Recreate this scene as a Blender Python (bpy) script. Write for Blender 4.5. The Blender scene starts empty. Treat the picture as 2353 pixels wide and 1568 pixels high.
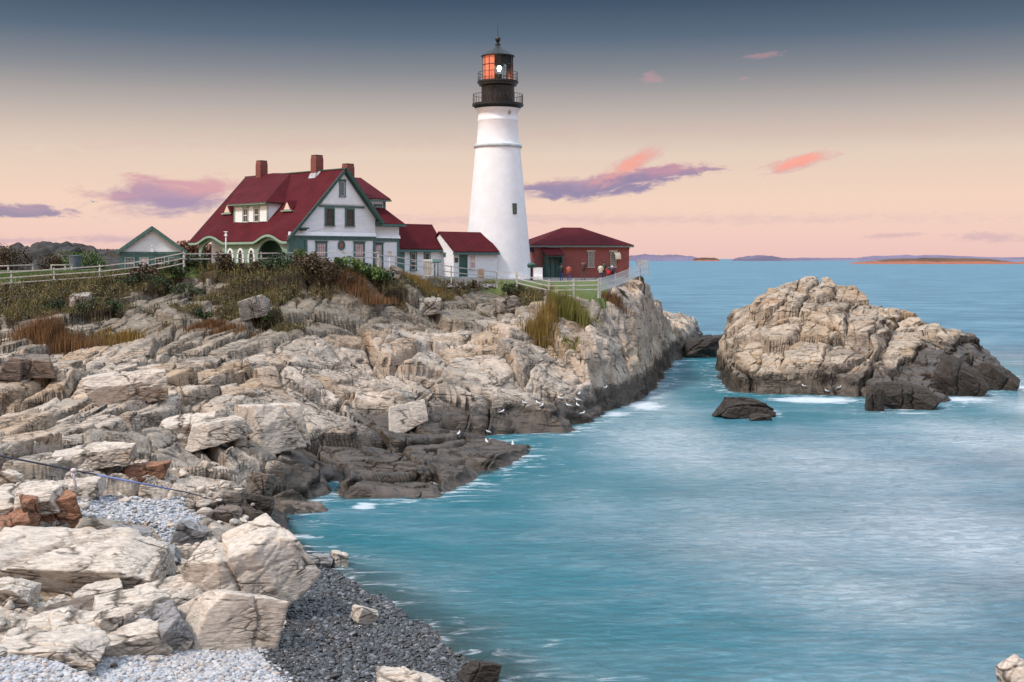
import bpy, bmesh, math, random
import numpy as np
from mathutils import Vector, Matrix
random.seed(7)
SC = bpy.context.scene
COL = SC.collection
R = math.radians
PI = math.pi
# ------------------------------------------------------------------ survey
# the site was surveyed from the photo: eye height 11.8 m above the water, lens 43 mm, level camera
FD, CXD, HYD, EYE = 2818.7, 1176.5, 595.0, 11.8
def at(x, y, Y):
    """world point on the sight line of a surveyed mark, at distance Y"""
    return Vector(((x - CXD) / FD * Y, Y, EYE - (y - HYD) / FD * Y))
def atz(x, y, z):
    return at(x, y, (EYE - z) * FD / (y - HYD))

# ------------------------------------------------------------------ tags
def tag(o, label=None, cat=None, group=None, kind=None):
    if label: o['label'] = label
    if cat: o['category'] = cat
    if group: o['group'] = group
    if kind: o['kind'] = kind
    return o
def thing(name, label, cat, loc=(0, 0, 0), rz=0.0, group=None):
    o = bpy.data.objects.new(name, None)
    COL.objects.link(o)
    o.location = loc
    o.rotation_euler = (0, 0, rz)
    o.empty_display_size = 0.3
    return tag(o, label, cat, group)
def link(name, me, parent=None):
    o = bpy.data.objects.new(name, me)
    COL.objects.link(o)
    if parent is not None: o.parent = parent
    return o
def copy_tree(o, parent=None):
    c = o.copy()
    COL.objects.link(c)
    c.parent = parent
    for ch in list(o.children):
        copy_tree(ch, c)
    return c

# ------------------------------------------------------------------ mesh builder
class MB:
    def __init__(self, dz=0.0):
        self.v, self.f, self.m, self.dz = [], [], [], dz
        self.cur = 0
    def add(self, vs, fs, mi=None):
        b = len(self.v)
        self.v += [tuple(p) for p in vs]
        for f in fs:
            self.f.append(tuple(b + i for i in f))
            self.m.append(self.cur if mi is None else mi)
        return self
    def box(self, a, b, mi=None):
        x0, y0, z0 = a; x1, y1, z1 = b
        vs = [(x0, y0, z0), (x1, y0, z0), (x1, y1, z0), (x0, y1, z0), (x0, y0, z1), (x1, y0, z1), (x1, y1, z1), (x0, y1, z1)]
        return self.add(vs, [(0, 3, 2, 1), (4, 5, 6, 7), (0, 1, 5, 4), (1, 2, 6, 5), (2, 3, 7, 6), (3, 0, 4, 7)], mi)
    def beam(self, p, q, w, h, up=(0, 0, 1), mi=None):
        p, q = Vector(p), Vector(q)
        d = (q - p).normalized(); u = Vector(up)
        s = d.cross(u).normalized(); u = s.cross(d).normalized()
        vs = []
        for c in (p, q):
            for a, b in ((-1, -1), (1, -1), (1, 1), (-1, 1)):
                vs.append(c + s * (a * w / 2) + u * (b * h / 2))
        return self.add(vs, [(0, 1, 2, 3), (7, 6, 5, 4), (0, 4, 5, 1), (1, 5, 6, 2), (2, 6, 7, 3), (3, 7, 4, 0)], mi)
    def tube(self, pts, rad, n=8, mi=None, cap=True):
        pts = [Vector(p) for p in pts]
        if not hasattr(rad, '__len__'): rad = [rad] * len(pts)
        vs, fs = [], []
        for i, p in enumerate(pts):
            d = (pts[min(i + 1, len(pts) - 1)] - pts[max(i - 1, 0)]).normalized()
            a = Vector((0, 0, 1)) if abs(d.z) < .9 else Vector((1, 0, 0))
            s = d.cross(a).normalized(); t = s.cross(d)
            for k in range(n):
                an = 2 * PI * k / n
                vs.append(p + s * (rad[i] * math.cos(an)) + t * (rad[i] * math.sin(an)))
        for i in range(len(pts) - 1):
            for k in range(n):
                k2 = (k + 1) % n
                fs.append((i * n + k, i * n + k2, (i + 1) * n + k2, (i + 1) * n + k))
        if cap:
            fs.append(tuple(range(n))[::-1]); fs.append(tuple((len(pts) - 1) * n + k for k in range(n)))
        return self.add(vs, fs, mi)
    def lathe(self, prof, n=48, c=(0, 0), mi=None, a0=0.0, a1=2 * PI):
        full = abs(a1 - a0 - 2 * PI) < 1e-6
        m = n if full else n + 1
        vs, fs = [], []
        for r, z in prof:
            for k in range(m):
                a = a0 + (a1 - a0) * k / n
                vs.append((c[0] + r * math.cos(a), c[1] + r * math.sin(a), z))
        for i in range(len(prof) - 1):
            for k in range(n):
                k2 = (k + 1) % m
                fs.append((i * m + k, i * m + k2, (i + 1) * m + k2, (i + 1) * m + k))
        return self.add(vs, fs, mi)
    def prism(self, poly, ax, a, b, mi=None):
        """poly: 2-d points; ax 'y': (x,z) extruded along y from a to b; 'x': (y,z) along x; 'z': (x,y) along z"""
        def mk(p, t):
            return {'y': (p[0], t, p[1]), 'x': (t, p[0], p[1]), 'z': (p[0], p[1], t)}[ax]
        n = len(poly)
        vs = [mk(p, a) for p in poly] + [mk(p, b) for p in poly]
        fs = [tuple(range(n)), tuple(range(2 * n - 1, n - 1, -1))]
        fs += [(i, i + n, (i + 1) % n + n, (i + 1) % n) for i in range(n)]
        return self.add(vs, fs, mi)
    def slab(self, quad, th, mi=None):
        """a sheet given by its top corners, thickened downward along its normal"""
        q = [Vector(p) for p in quad]
        nrm = (q[1] - q[0]).cross(q[2] - q[0]).normalized()
        if nrm.z < 0: nrm = -nrm
        n = len(q)
        vs = q + [p - nrm * th for p in q]
        fs = [tuple(range(n)), tuple(range(2 * n - 1, n - 1, -1))] + [(i, i + n, (i + 1) % n + n, (i + 1) % n) for i in range(n)]
        return self.add(vs, fs, mi)
    def ell(self, c, r, n=10, m=6, mi=None):
        vs, fs = [], []
        for i in range(m + 1):
            t = PI * i / m
            for k in range(n):
                a = 2 * PI * k / n
                vs.append((c[0] + r[0] * math.sin(t) * math.cos(a), c[1] + r[1] * math.sin(t) * math.sin(a), c[2] + r[2] * math.cos(t)))
        for i in range(m):
            for k in range(n):
                k2 = (k + 1) % n
                fs.append((i * n + k, (i + 1) * n + k, (i + 1) * n + k2, i * n + k2))
        return self.add(vs, fs, mi)
    def build(self, name, mats, parent=None, smooth=False, recalc=True):
        me = bpy.data.meshes.new(name)
        dz = self.dz
        me.from_pydata([(x, y, z - dz) for x, y, z in self.v], [], self.f)
        if not isinstance(mats, (list, tuple)): mats = [mats]
        for m in mats: me.materials.append(m)
        me.polygons.foreach_set('material_index', self.m)
        if recalc:
            bm = bmesh.new(); bm.from_mesh(me)
            bmesh.ops.remove_doubles(bm, verts=bm.verts, dist=1e-5)
            bmesh.ops.recalc_face_normals(bm, faces=bm.faces)
            bm.to_mesh(me); bm.free()
        if smooth:
            me.polygons.foreach_set('use_smooth', [True] * len(me.polygons))
        me.update()
        return link(name, me, parent)

def np_mesh(name, verts, faces, mat, parent=None, smooth=False, attrs=None):
    """verts (N,3), faces (M,k) numpy"""
    me = bpy.data.meshes.new(name)
    verts = np.ascontiguousarray(verts, dtype=np.float32); faces = np.ascontiguousarray(faces, dtype=np.int32)
    k = faces.shape[1]
    me.vertices.add(len(verts)); me.vertices.foreach_set('co', verts.ravel())
    me.loops.add(faces.size); me.loops.foreach_set('vertex_index', faces.ravel())
    me.polygons.add(len(faces))
    me.polygons.foreach_set('loop_start', np.arange(0, faces.size, k, dtype=np.int32))
    me.polygons.foreach_set('loop_total', np.full(len(faces), k, dtype=np.int32))
    if smooth: me.polygons.foreach_set('use_smooth', np.ones(len(faces), dtype=bool))
    me.materials.append(mat)
    for an, av in (attrs or {}).items():
        if av.ndim == 1:
            a = me.attributes.new(an, 'FLOAT', 'POINT'); a.data.foreach_set('value', av.astype(np.float32))
        else:
            a = me.attributes.new(an, 'FLOAT_COLOR', 'POINT'); a.data.foreach_set('color', av.astype(np.float32).ravel())
    me.update(calc_edges=True)
    me.validate()
    return link(name, me, parent)

# ------------------------------------------------------------------ numpy noise
def h32(a):
    a = a.astype(np.uint32)
    a ^= a >> np.uint32(16); a *= np.uint32(0x7feb352d); a ^= a >> np.uint32(15); a *= np.uint32(0x846ca68b); a ^= a >> np.uint32(16)
    return a
def rnd(ix, iy, iz=0, seed=0):
    with np.errstate(over='ignore'):
        a = (np.asarray(ix).astype(np.int64) * 73856093) ^ (np.asarray(iy).astype(np.int64) * 19349663) ^ (np.asarray(iz).astype(np.int64) * 83492791) ^ (seed * 2654435761 % 4294967291)
        return h32((a & 0xffffffff)).astype(np.float64) / 4294967295.0
def sm(t): return t * t * (3 - 2 * t)
def sstep(a, b, x):
    return sm(np.clip((x - a) / (b - a), 0, 1))
def vn2(x, y, seed=0):
    ix, iy = np.floor(x), np.floor(y); fx, fy = sm(x - ix), sm(y - iy)
    a = rnd(ix, iy, 0, seed); b = rnd(ix + 1, iy, 0, seed); c = rnd(ix, iy + 1, 0, seed); d = rnd(ix + 1, iy + 1, 0, seed)
    return (a + (b - a) * fx) * (1 - fy) + (c + (d - c) * fx) * fy
def fbm2(x, y, seed=0, o=4, g=.5):
    s, a, t = 0, 1, 0
    for i in range(o):
        s = s + a * vn2(x * 2 ** i, y * 2 ** i, seed + i * 17); t += a; a *= g
    return s / t
def vn3(x, y, z, seed=0):
    ix, iy, iz = np.floor(x), np.floor(y), np.floor(z); fx, fy, fz = sm(x - ix), sm(y - iy), sm(z - iz)
    def c(dz):
        a = rnd(ix, iy, iz + dz, seed); b = rnd(ix + 1, iy, iz + dz, seed); c_ = rnd(ix, iy + 1, iz + dz, seed); d = rnd(ix + 1, iy + 1, iz + dz, seed)
        return (a + (b - a) * fx) * (1 - fy) + (c_ + (d - c_) * fx) * fy
    return c(0) * (1 - fz) + c(1) * fz
def fbm3(x, y, z, seed=0, o=4, g=.5):
    s, a, t = 0, 1, 0
    for i in range(o):
        s = s + a * vn3(x * 2 ** i, y * 2 ** i, z * 2 ** i, seed + i * 17); t += a; a *= g
    return s / t
def voro2(x, y, seed=0, jit=.9):
    """F1, F2, seed position and three random numbers of the nearest cell"""
    ix, iy = np.floor(x), np.floor(y)
    f1 = np.full(x.shape, 9.); f2 = np.full(x.shape, 9.); sx = np.zeros(x.shape); sy = np.zeros(x.shape); cx = np.zeros(x.shape); cy = np.zeros(x.shape)
    for dx in (-1, 0, 1):
        for dy in (-1, 0, 1):
            gx, gy = ix + dx, iy + dy
            px = gx + .5 + (rnd(gx, gy, 1, seed) - .5) * jit; py = gy + .5 + (rnd(gx, gy, 2, seed) - .5) * jit
            d = np.hypot(px - x, py - y)
            nw = d < f1
            f2 = np.where(nw, f1, np.minimum(f2, d))
            f1 = np.where(nw, d, f1); sx = np.where(nw, px, sx); sy = np.where(nw, py, sy); cx = np.where(nw, gx, cx); cy = np.where(nw, gy, cy)
    return f1, f2, sx, sy, rnd(cx, cy, 3, seed), rnd(cx, cy, 4, seed), rnd(cx, cy, 5, seed)
def sdist(px, py, poly, vals=None):
    """signed distance (inside +) to a polygon, and the value of the nearest edge"""
    P = np.asarray(poly, float); best = np.full(px.shape, 1e9); ins = np.zeros(px.shape, bool); bv = np.zeros(px.shape)
    n = len(P)
    for i in range(n):
        ax, ay = P[i]; bx, by = P[(i + 1) % n]
        ex, ey = bx - ax, by - ay
        t = np.clip(((px - ax) * ex + (py - ay) * ey) / (ex * ex + ey * ey + 1e-12), 0, 1)
        d = np.hypot(px - ax - t * ex, py - ay - t * ey)
        nw = d < best
        best = np.where(nw, d, best)
        if vals is not None:
            bv = np.where(nw, vals[i] + (vals[(i + 1) % n] - vals[i]) * t, bv)
        c = ((ay > py) != (by > py)) & (px < (bx - ax) * (py - ay) / (by - ay + 1e-12) + ax)
        ins ^= c
    s = np.where(ins, best, -best)
    return (s, bv) if vals is not None else s
Q_ = 1
QS = lambda n: max(8, int(n * Q_))
QN = lambda n: max(8, int(n * Q_ * Q_))
SKYS, SUNE = 1.0, 2.7
# ------------------------------------------------------------------ materials
class NT:
    def __init__(self, nt): self.nt = nt
    def n(self, t, props=None, **ins):
        nd = self.nt.nodes.new(t)
        for k, v in (props or {}).items(): setattr(nd, k, v)
        for k, v in ins.items():
            s = nd.inputs[int(k[1:])] if k[0] == 'i' and k[1:].isdigit() else nd.inputs[k.replace('_', ' ')]
            if isinstance(v, bpy.types.NodeSocket): self.nt.links.new(v, s)
            else: s.default_value = v
        return nd
    def math(self, op, a, b=0.0, c=None, clamp=False):
        ins = {'i0': a, 'i1': b}
        if c is not None: ins['i2'] = c
        return self.n('ShaderNodeMath', {'operation': op, 'use_clamp': clamp}, **ins).outputs[0]
    def mix(self, fac, a, b, blend='MIX'):
        nd = self.nt.nodes.new('ShaderNodeMix'); nd.data_type = 'RGBA'; nd.blend_type = blend
        for s, v in ((nd.inputs[0], fac), (nd.inputs[6], a), (nd.inputs[7], b)):
            if isinstance(v, bpy.types.NodeSocket): self.nt.links.new(v, s)
            else: s.default_value = v if not isinstance(v, tuple) or len(v) == 4 else (*v, 1)
        return nd.outputs[2]
    def rng(self, v, a, b, c=0.0, d=1.0, smooth=True):
        return self.n('ShaderNodeMapRange', {'interpolation_type': 'SMOOTHSTEP' if smooth else 'LINEAR'}, i0=v, i1=a, i2=b, i3=c, i4=d).outputs[0]
    def noise(self, vec, scale, detail=4.0, rough=.55, dist=0.0, out=0):
        return self.n('ShaderNodeTexNoise', None, Vector=vec, Scale=scale, Detail=detail, Roughness=rough, Distortion=dist).outputs[out]
    def mapping(self, vec, scale=(1, 1, 1), rot=(0, 0, 0), loc=(0, 0, 0)):
        return self.n('ShaderNodeMapping', None, Vector=vec, Scale=scale, Rotation=rot, Location=loc).outputs[0]
def new_mat(name):
    m = bpy.data.materials.new(name); m.use_nodes = True
    m.node_tree.nodes.clear()
    g = NT(m.node_tree)
    out = g.n('ShaderNodeOutputMaterial')
    return m, g, out
def bsdf(g, out, **ins):
    b = g.n('ShaderNodeBsdfPrincipled', None, **ins)
    g.nt.links.new(b.outputs[0], out.inputs[0])
    return b
def c4(c): return (*c, 1.0)
def paint(name, col, rough=.6, var=.12, scale=3.0, metal=0.0, bump=0.0, bscale=20):
    """painted or plain surface with slight mottling and wear"""
    m, g, out = new_mat(name)
    tc = g.n('ShaderNodeTexCoord').outputs['Object']
    n1 = g.noise(tc, scale, 6, .6)
    dark = tuple(x * (1 - var * 2) for x in col); lite = tuple(min(1, x * (1 + var)) for x in col)
    c = g.mix(g.rng(n1, .3, .7), c4(dark), c4(lite))
    ins = dict(Base_Color=c, Roughness=rough, Metallic=metal)
    if bump:
        ins['Normal'] = g.n('ShaderNodeBump', None, Strength=bump, Distance=.02, Height=g.noise(tc, bscale, 4)).outputs[0]
    bsdf(g, out, **ins)
    return m
def board_mat(name, col, step=.14, rough=.55, axis=2):
    """lapped boards: a saw-tooth relief along the height"""
    m, g, out = new_mat(name)
    tc = g.n('ShaderNodeTexCoord').outputs['Object']
    s = g.n('ShaderNodeSeparateXYZ', None, Vector=tc).outputs[axis]
    fr = g.math('FRACT', g.math('DIVIDE', s, step))
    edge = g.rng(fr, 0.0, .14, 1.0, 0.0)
    n1 = g.noise(g.mapping(tc, (.6, .6, 3)), 1.2, 5, .6)
    c = g.mix(g.rng(n1, .35, .7), c4(tuple(x * .9 for x in col)), c4(col))
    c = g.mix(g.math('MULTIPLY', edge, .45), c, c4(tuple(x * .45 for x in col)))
    b = g.n('ShaderNodeBump', None, Strength=.7, Distance=.03, Height=g.math('SUBTRACT', 1.0, fr)).outputs[0]
    bsdf(g, out, Base_Color=c, Roughness=rough, Normal=b)
    return m
def roof_mat(name, col, step=.22):
    m, g, out = new_mat(name)
    tc = g.n('ShaderNodeTexCoord').outputs['Object']
    sp = g.n('ShaderNodeSeparateXYZ', None, Vector=tc)
    wob = g.math('MULTIPLY', g.noise(tc, 1.5, 3), .08)
    fr = g.math('FRACT', g.math('DIVIDE', g.math('ADD', sp.outputs[2], wob), step))
    edge = g.rng(fr, 0.0, .25, 1.0, 0.0)
    n1 = g.noise(tc, .7, 5, .65); n2 = g.noise(g.mapping(tc, (1, 1, 6)), 6, 3, .6)
    c = g.mix(g.rng(n1, .3, .72), c4(tuple(x * .78 for x in col)), c4(tuple(x * 1.15 for x in col)))
    c = g.mix(g.math('MULTIPLY', g.rng(n2, .45, .75), .35), c, c4((col[0] * .55, col[1] * .7, col[2] * .75)))
    c = g.mix(g.math('MULTIPLY', edge, .5), c, c4(tuple(x * .45 for x in col)))
    b = g.n('ShaderNodeBump', None, Strength=.6, Distance=.03, Height=g.math('SUBTRACT', 1.0, fr)).outputs[0]
    bsdf(g, out, Base_Color=c, Roughness=.85, Normal=b, Specular_IOR_Level=.12)
    return m
def brick_mat(name, c1, c2, mort, bw=.24, bh=.075):
    m, g, out = new_mat(name)
    tc = g.n('ShaderNodeTexCoord').outputs['Object']
    sp = g.n('ShaderNodeSeparateXYZ', None, Vector=tc)
    vec = g.n('ShaderNodeCombineXYZ', None, X=g.math('ADD', sp.outputs[0], sp.outputs[1]), Y=sp.outputs[2], Z=0.0).outputs[0]
    br = g.n('ShaderNodeTexBrick', None, Vector=vec, Color1=c4(c1), Color2=c4(c2), Mortar=c4(mort), Scale=1.0, Mortar_Size=.008, Brick_Width=bw, Row_Height=bh)
    n1 = g.noise(tc, .8, 5, .6)
    c = g.mix(g.math('MULTIPLY', g.rng(n1, .4, .75), .4), br.outputs[0], c4(tuple(x * .6 for x in c1)))
    b = g.n('ShaderNodeBump', None, Strength=.5, Distance=.01, Height=br.outputs[1]).outputs[0]
    b.node.invert = True
    bsdf(g, out, Base_Color=c, Roughness=.85, Normal=b)
    return m
def glass_mat(name, col, rough=.08):
    """window seen from outside: a dark or curtained room behind glossy glass"""
    m, g, out = new_mat(name)
    tc = g.n('ShaderNodeTexCoord').outputs['Object']
    n1 = g.noise(tc, 2.2, 3)
    c = g.mix(g.rng(n1, .3, .7), c4(tuple(x * .75 for x in col)), c4(tuple(x * 1.15 for x in col)))
    bsdf(g, out, Base_Color=c, Roughness=rough, IOR=1.5)
    return m
def emit_mat(name, col, s):
    m, g, out = new_mat(name)
    e = g.n('ShaderNodeEmission', None, Color=c4(col), Strength=s)
    g.nt.links.new(e.outputs[0], out.inputs[0])
    return m
def clear_glass(name):
    m, g, out = new_mat(name)
    a = g.n('ShaderNodeBsdfTransparent', None, Color=(.9, .95, .95, 1)); b = g.n('ShaderNodeBsdfGlossy', None, Color=(1, 1, 1, 1), Roughness=.03)
    fr = g.n('ShaderNodeFresnel', None, IOR=1.5).outputs[0]
    mx = g.n('ShaderNodeMixShader', None, i0=fr, i1=a.outputs[0], i2=b.outputs[0])
    g.nt.links.new(mx.outputs[0], out.inputs[0])
    return m

def rock_mat(name, pale, grey, rust, dark=(.034, .025, .018), tide=True, rust_amt=.5, cs=1.0, soil=False):
    m, g, out = new_mat(name)
    tc = g.n('ShaderNodeTexCoord').outputs['Object']
    # bedding frame: strike about 65 degrees, beds dipping; x' runs along strike, z' across the beds
    st = g.mapping(tc, (.42 * cs, 1.0 * cs, 1.7 * cs), (R(24), R(-10), R(-64)))
    warp = g.noise(st, .9, 3, .5, out=1)
    stw = g.n('ShaderNodeMix', {'data_type': 'VECTOR'}, i0=.25, i4=st, i5=warp).outputs[1]
    big = g.noise(tc, .22 * cs, 5, .6)
    mid = g.noise(st, .9, 6, .62)
    fine = g.noise(st, 5.5, 8, .68)
    gr = g.noise(tc, 38 * cs, 5, .7)
    c = g.mix(g.rng(big, .38, .62), c4(grey), c4(pale))
    c = g.mix(g.rng(mid, .3, .68, 0, .65), c, c4(tuple(x * 1.12 for x in pale)))
    if tide:   # each block of the bedrock has its own tone
        tb = g.n('ShaderNodeAttribute', {'attribute_name': 'tone'}).outputs['Fac']
        c = g.mix(g.rng(tb, .50, .85, 0, .85), c, c4((pale[0] * .72, pale[1] * .60, pale[2] * .46)))
        c = g.mix(g.rng(tb, .42, .10, 0, .75), c, c4((grey[0] * .66, grey[1] * .64, grey[2] * .62)))
    rm = g.rng(g.noise(g.mapping(st, loc=(7, 3, 1)), .55, 5, .65, .6), .56, .70)
    c = g.mix(g.math('MULTIPLY', rm, rust_amt), c, c4(rust))
    c = g.mix(g.rng(fine, .35, .62, .55, 0), c, c4((grey[0] * .45, grey[1] * .42, grey[2] * .38)))
    c = g.mix(g.rng(gr, .3, .7, .28, 0), c, c4(tuple(x * .4 for x in grey)))
    # joints and fractures
    v1 = g.n('ShaderNodeTexVoronoi', {'feature': 'DISTANCE_TO_EDGE'}, Vector=stw, Scale=.75, Randomness=1.0).outputs[0]
    v2 = g.n('ShaderNodeTexVoronoi', {'feature': 'DISTANCE_TO_EDGE'}, Vector=stw, Scale=2.6, Randomness=1.0).outputs[0]
    k1 = g.rng(v1, .0, .06, 1, 0); k2 = g.rng(v2, .0, .10, 1, 0)
    bl = g.noise(g.mapping(tc, (.35 * cs, 2.6 * cs, 7.5 * cs), (R(24), R(-10), R(-64))), 1.0, 5, .6, .25)
    bl2 = g.math('ABSOLUTE', g.math('SUBTRACT', bl, .5))
    beds = g.rng(bl2, .0, .04, 1, 0)
    gate = g.rng(g.noise(tc, .6, 3), .42, .58)
    gate2 = g.rng(g.noise(g.mapping(tc, loc=(9, 4, 2)), 1.1, 3), .45, .6)
    k = g.math('MAXIMUM', g.math('MULTIPLY', g.math('MULTIPLY', k1, gate2), .95), g.math('MAXIMUM', g.math('MULTIPLY', g.math('MULTIPLY', k2, g.math('MULTIPLY', gate, gate2)), .9), g.math('MULTIPLY', g.math('MULTIPLY', beds, gate), .5)))
    c = g.mix(g.math('MULTIPLY', k, .95), c, c4((.03, .023, .016)))
    # black lichen streaks
    li = g.rng(g.noise(g.mapping(tc, (1, 1, .35)), 1.7, 6, .7, .4), .6, .72)
    c = g.mix(g.math('MULTIPLY', li, .55), c, c4((.07, .062, .05)))
    rough = .85
    if tide:
        ta = g.n('ShaderNodeAttribute', {'attribute_name': 'tide'}).outputs['Fac']
        tn = g.math('ADD', ta, g.math('MULTIPLY', g.math('SUBTRACT', fine, .5), 1.5))
        tn = g.math('ADD', tn, g.math('MULTIPLY', g.math('SUBTRACT', mid, .5), 1.5))
        tf = g.rng(tn, .30, .66)
        dk = g.mix(g.rng(mid, .3, .7), c4(dark), c4(tuple(x * 2.6 for x in dark)))
        dk = g.mix(g.math('MULTIPLY', k, .8), dk, c4((.012, .011, .01)))
        c = g.mix(g.math('MULTIPLY', tf, .93), c, dk)
        rough = g.rng(tf, 0, 1, .85, .34)
    if soil:
        la = g.n('ShaderNodeAttribute', {'attribute_name': 'lichen'}).outputs['Fac']
        lf = g.rng(g.math('ADD', la, g.math('MULTIPLY', g.math('SUBTRACT', mid, .5), 1.3)), .25, .85)
        c = g.mix(g.math('MULTIPLY', lf, .80), c, g.mix(g.rng(fine, .35, .65), (.10, .085, .062, 1), (.24, .20, .15, 1)))
        va = g.n('ShaderNodeAttribute', {'attribute_name': 'veg'}).outputs['Fac']
        vf = g.rng(g.math('ADD', va, g.math('MULTIPLY', g.math('SUBTRACT', fine, .5), .8)), .45, .65)
        so = g.mix(g.rng(fine, .35, .65), c4((.035, .028, .014)), c4((.085, .055, .025)))
        c = g.mix(vf, c, so)
    hgt = g.math('ADD', g.math('MULTIPLY', fine, .55), g.math('MULTIPLY', mid, .7))
    hgt = g.math('ADD', hgt, g.math('MULTIPLY', gr, .12))
    hgt = g.math('ADD', hgt, g.math('MULTIPLY', bl, .45))
    hgt = g.math('SUBTRACT', hgt, g.math('MULTIPLY', k, .55))
    b = g.n('ShaderNodeBump', None, Strength=.9 if tide else .6, Distance=.13 / cs, Height=hgt).outputs[0]
    bsdf(g, out, Base_Color=c, Roughness=rough, Normal=b, Specular_IOR_Level=.35)
    return m

M = {}
M['white'] = board_mat('white_clapboard', (.86, .865, .88), .15)
M['white_plain'] = paint('white_paint', (.86, .865, .87), .5, .05, 1.2)
M['green'] = paint('green_trim_paint', (.075, .16, .145), .5, .12, 4)
M['palegreen'] = board_mat('pale_green_boards', (.20, .30, .23), .16)
M['palegreen_plain'] = paint('pale_green_paint', (.25, .37, .30), .5, .08, 3)
M['dkgreen'] = paint('dark_green_paint', (.03, .09, .07), .45, .12, 4)
M['roof'] = roof_mat('red_shingles', (.088, .0105, .0145))
M['brick'] = brick_mat('red_brick', (.33, .075, .06), (.26, .055, .05), (.36, .18, .15))
M['chimney'] = brick_mat('chimney_brick', (.22, .055, .04), (.17, .04, .03), (.2, .1, .08))
M['lead'] = paint('lead_flashing', (.42, .43, .46), .5, .15, 5)
M['black'] = paint('black_iron', (.006, .009, .009), .42, .2, 6)
M['iron'] = paint('grey_black_iron_plate', (.020, .019, .018), .5, .2, 2.5)
M['dark_glass'] = glass_mat('dark_window_glass', (.03, .032, .034))
M['pink_blind'] = glass_mat('pale_pink_blind_behind_glass', (.62, .45, .44), .25)
M['grey_glass'] = glass_mat('grey_window_glass', (.12, .13, .13))
M['stone_trim'] = paint('pale_stone_trim', (.48, .44, .38), .8, .12, 5, bump=.3)
M['concrete'] = paint('concrete', (.36, .33, .29), .9, .15, 2, bump=.3)
M['fence'] = paint('weathered_white_paint', (.50, .48, .45), .7, .16, 5, bump=.2)
M['lamp'] = emit_mat('lit_lamp', (1.0, .86, .62), 14.0)
M['lens'] = clear_glass('lantern_glass')
M['salmon'] = paint('sunset_tinted_blank_panels', (.86, .24, .13), .35, .06, 1.2)  # warm sunset light on the panels put into their colour
def tower_mat():
    m, g, out = new_mat('whitewashed_masonry')
    tc = g.n('ShaderNodeTexCoord').outputs['Object']
    sp = g.n('ShaderNodeSeparateXYZ', None, Vector=tc)
    ang = g.math('MULTIPLY', g.math('ARCTAN2', sp.outputs[1], sp.outputs[0]), 2.6)
    vec = g.n('ShaderNodeCombineXYZ', None, X=ang, Y=sp.outputs[2], Z=0.0).outputs[0]
    br = g.n('ShaderNodeTexBrick', None, Vector=vec, Color1=(1, 1, 1, 1), Color2=(.95, .95, .95, 1), Mortar=(.9, .9, .9, 1), Scale=1.0, Mortar_Size=.02, Mortar_Smooth=.6, Brick_Width=.75, Row_Height=.26)
    n1 = g.noise(tc, .9, 6, .6); n2 = g.noise(g.mapping(tc, (1, 1, 3.5)), 2.2, 6, .6)
    c = g.mix(g.rng(n1, .35, .7), (.80, .81, .83, 1), (.87, .88, .90, 1))
    c = g.mix(g.rng(g.noise(g.mapping(tc, (5, 5, .5)), 1.0, 5, .7), .6, .8, 0, .35), c, (.6, .58, .55, 1))
    h = g.math('ADD', g.math('MULTIPLY', br.outputs[1], -.5), g.math('MULTIPLY', n2, 1.4))
    b = g.n('ShaderNodeBump', None, Strength=.30, Distance=.05, Height=h).outputs[0]
    bsdf(g, out, Base_Color=c, Roughness=.6, Normal=b)
    return m
M['tower'] = tower_mat()
PALE, GREY, RUST = (.70, .565, .45), (.44, .385, .325), (.50, .29, .15)
M['rock'] = rock_mat('fractured_pale_bedrock', PALE, GREY, RUST, soil=True)
M['islet'] = rock_mat('islet_rock', (.60, .48, .36), (.42, .345, .275), (.44, .24, .11), rust_amt=.95)
M['boulder'] = rock_mat('pale_boulder_rock', (.74, .63, .52), (.57, .505, .44), (.58, .34, .19), tide=False, rust_amt=.7, cs=1.5)
M['outcrop'] = rock_mat('weathered_outcrop_rock', (.46, .40, .33), (.32, .29, .26), (.36, .22, .12), tide=False, rust_amt=.5, cs=1.3)
M['boulder_rust'] = rock_mat('rust_boulder_rock', (.44, .22, .13), (.26, .13, .085), (.40, .15, .07), tide=False, rust_amt=.8, cs=1.6)
M['boulder_grey'] = rock_mat('grey_boulder_rock', (.36, .34, .33), (.26, .25, .25), (.30, .17, .11), tide=False, rust_amt=.3, cs=1.5)
M['boulder_brown'] = rock_mat('brown_boulder_rock', (.27, .21, .165), (.17, .14, .12), (.26, .13, .07), tide=False, rust_amt=.5, cs=1.4)
M['boulder_wet'] = rock_mat('wet_dark_rock', (.075, .06, .05), (.045, .04, .036), (.09, .05, .03), tide=False, rust_amt=.4, cs=1.3)
def leaf_mat(name, cols, rough=.6, trans=.0):
    """foliage: colour varies leaf by leaf and clump by clump"""
    m, g, out = new_mat(name)
    ri = g.n('ShaderNodeNewGeometry').outputs['Random Per Island']
    tc = g.n('ShaderNodeTexCoord').outputs['Object']
    n1 = g.noise(tc, .9, 3)
    t = g.math('ADD', g.math('MULTIPLY', ri, .55), g.math('MULTIPLY', g.rng(n1, .3, .7), .45))
    ramp = g.n('ShaderNodeValToRGB', None, Fac=t)
    e = ramp.color_ramp.elements
    e[0].color = c4(cols[0]); e[1].color = c4(cols[-1]); e[1].position = 1
    for i, c in enumerate(cols[1:-1]):
        q = e.new((i + 1) / (len(cols) - 1)); q.color = c4(c)
    bsdf(g, out, Base_Color=ramp.outputs[0], Roughness=rough)
    return m
M['leaf_dark'] = leaf_mat('dark_green_leaves', [(.012, .022, .008), (.028, .052, .013), (.06, .10, .024)])
M['leaf_green'] = leaf_mat('green_leaves', [(.03, .055, .012), (.075, .13, .022), (.16, .24, .06)])
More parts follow.
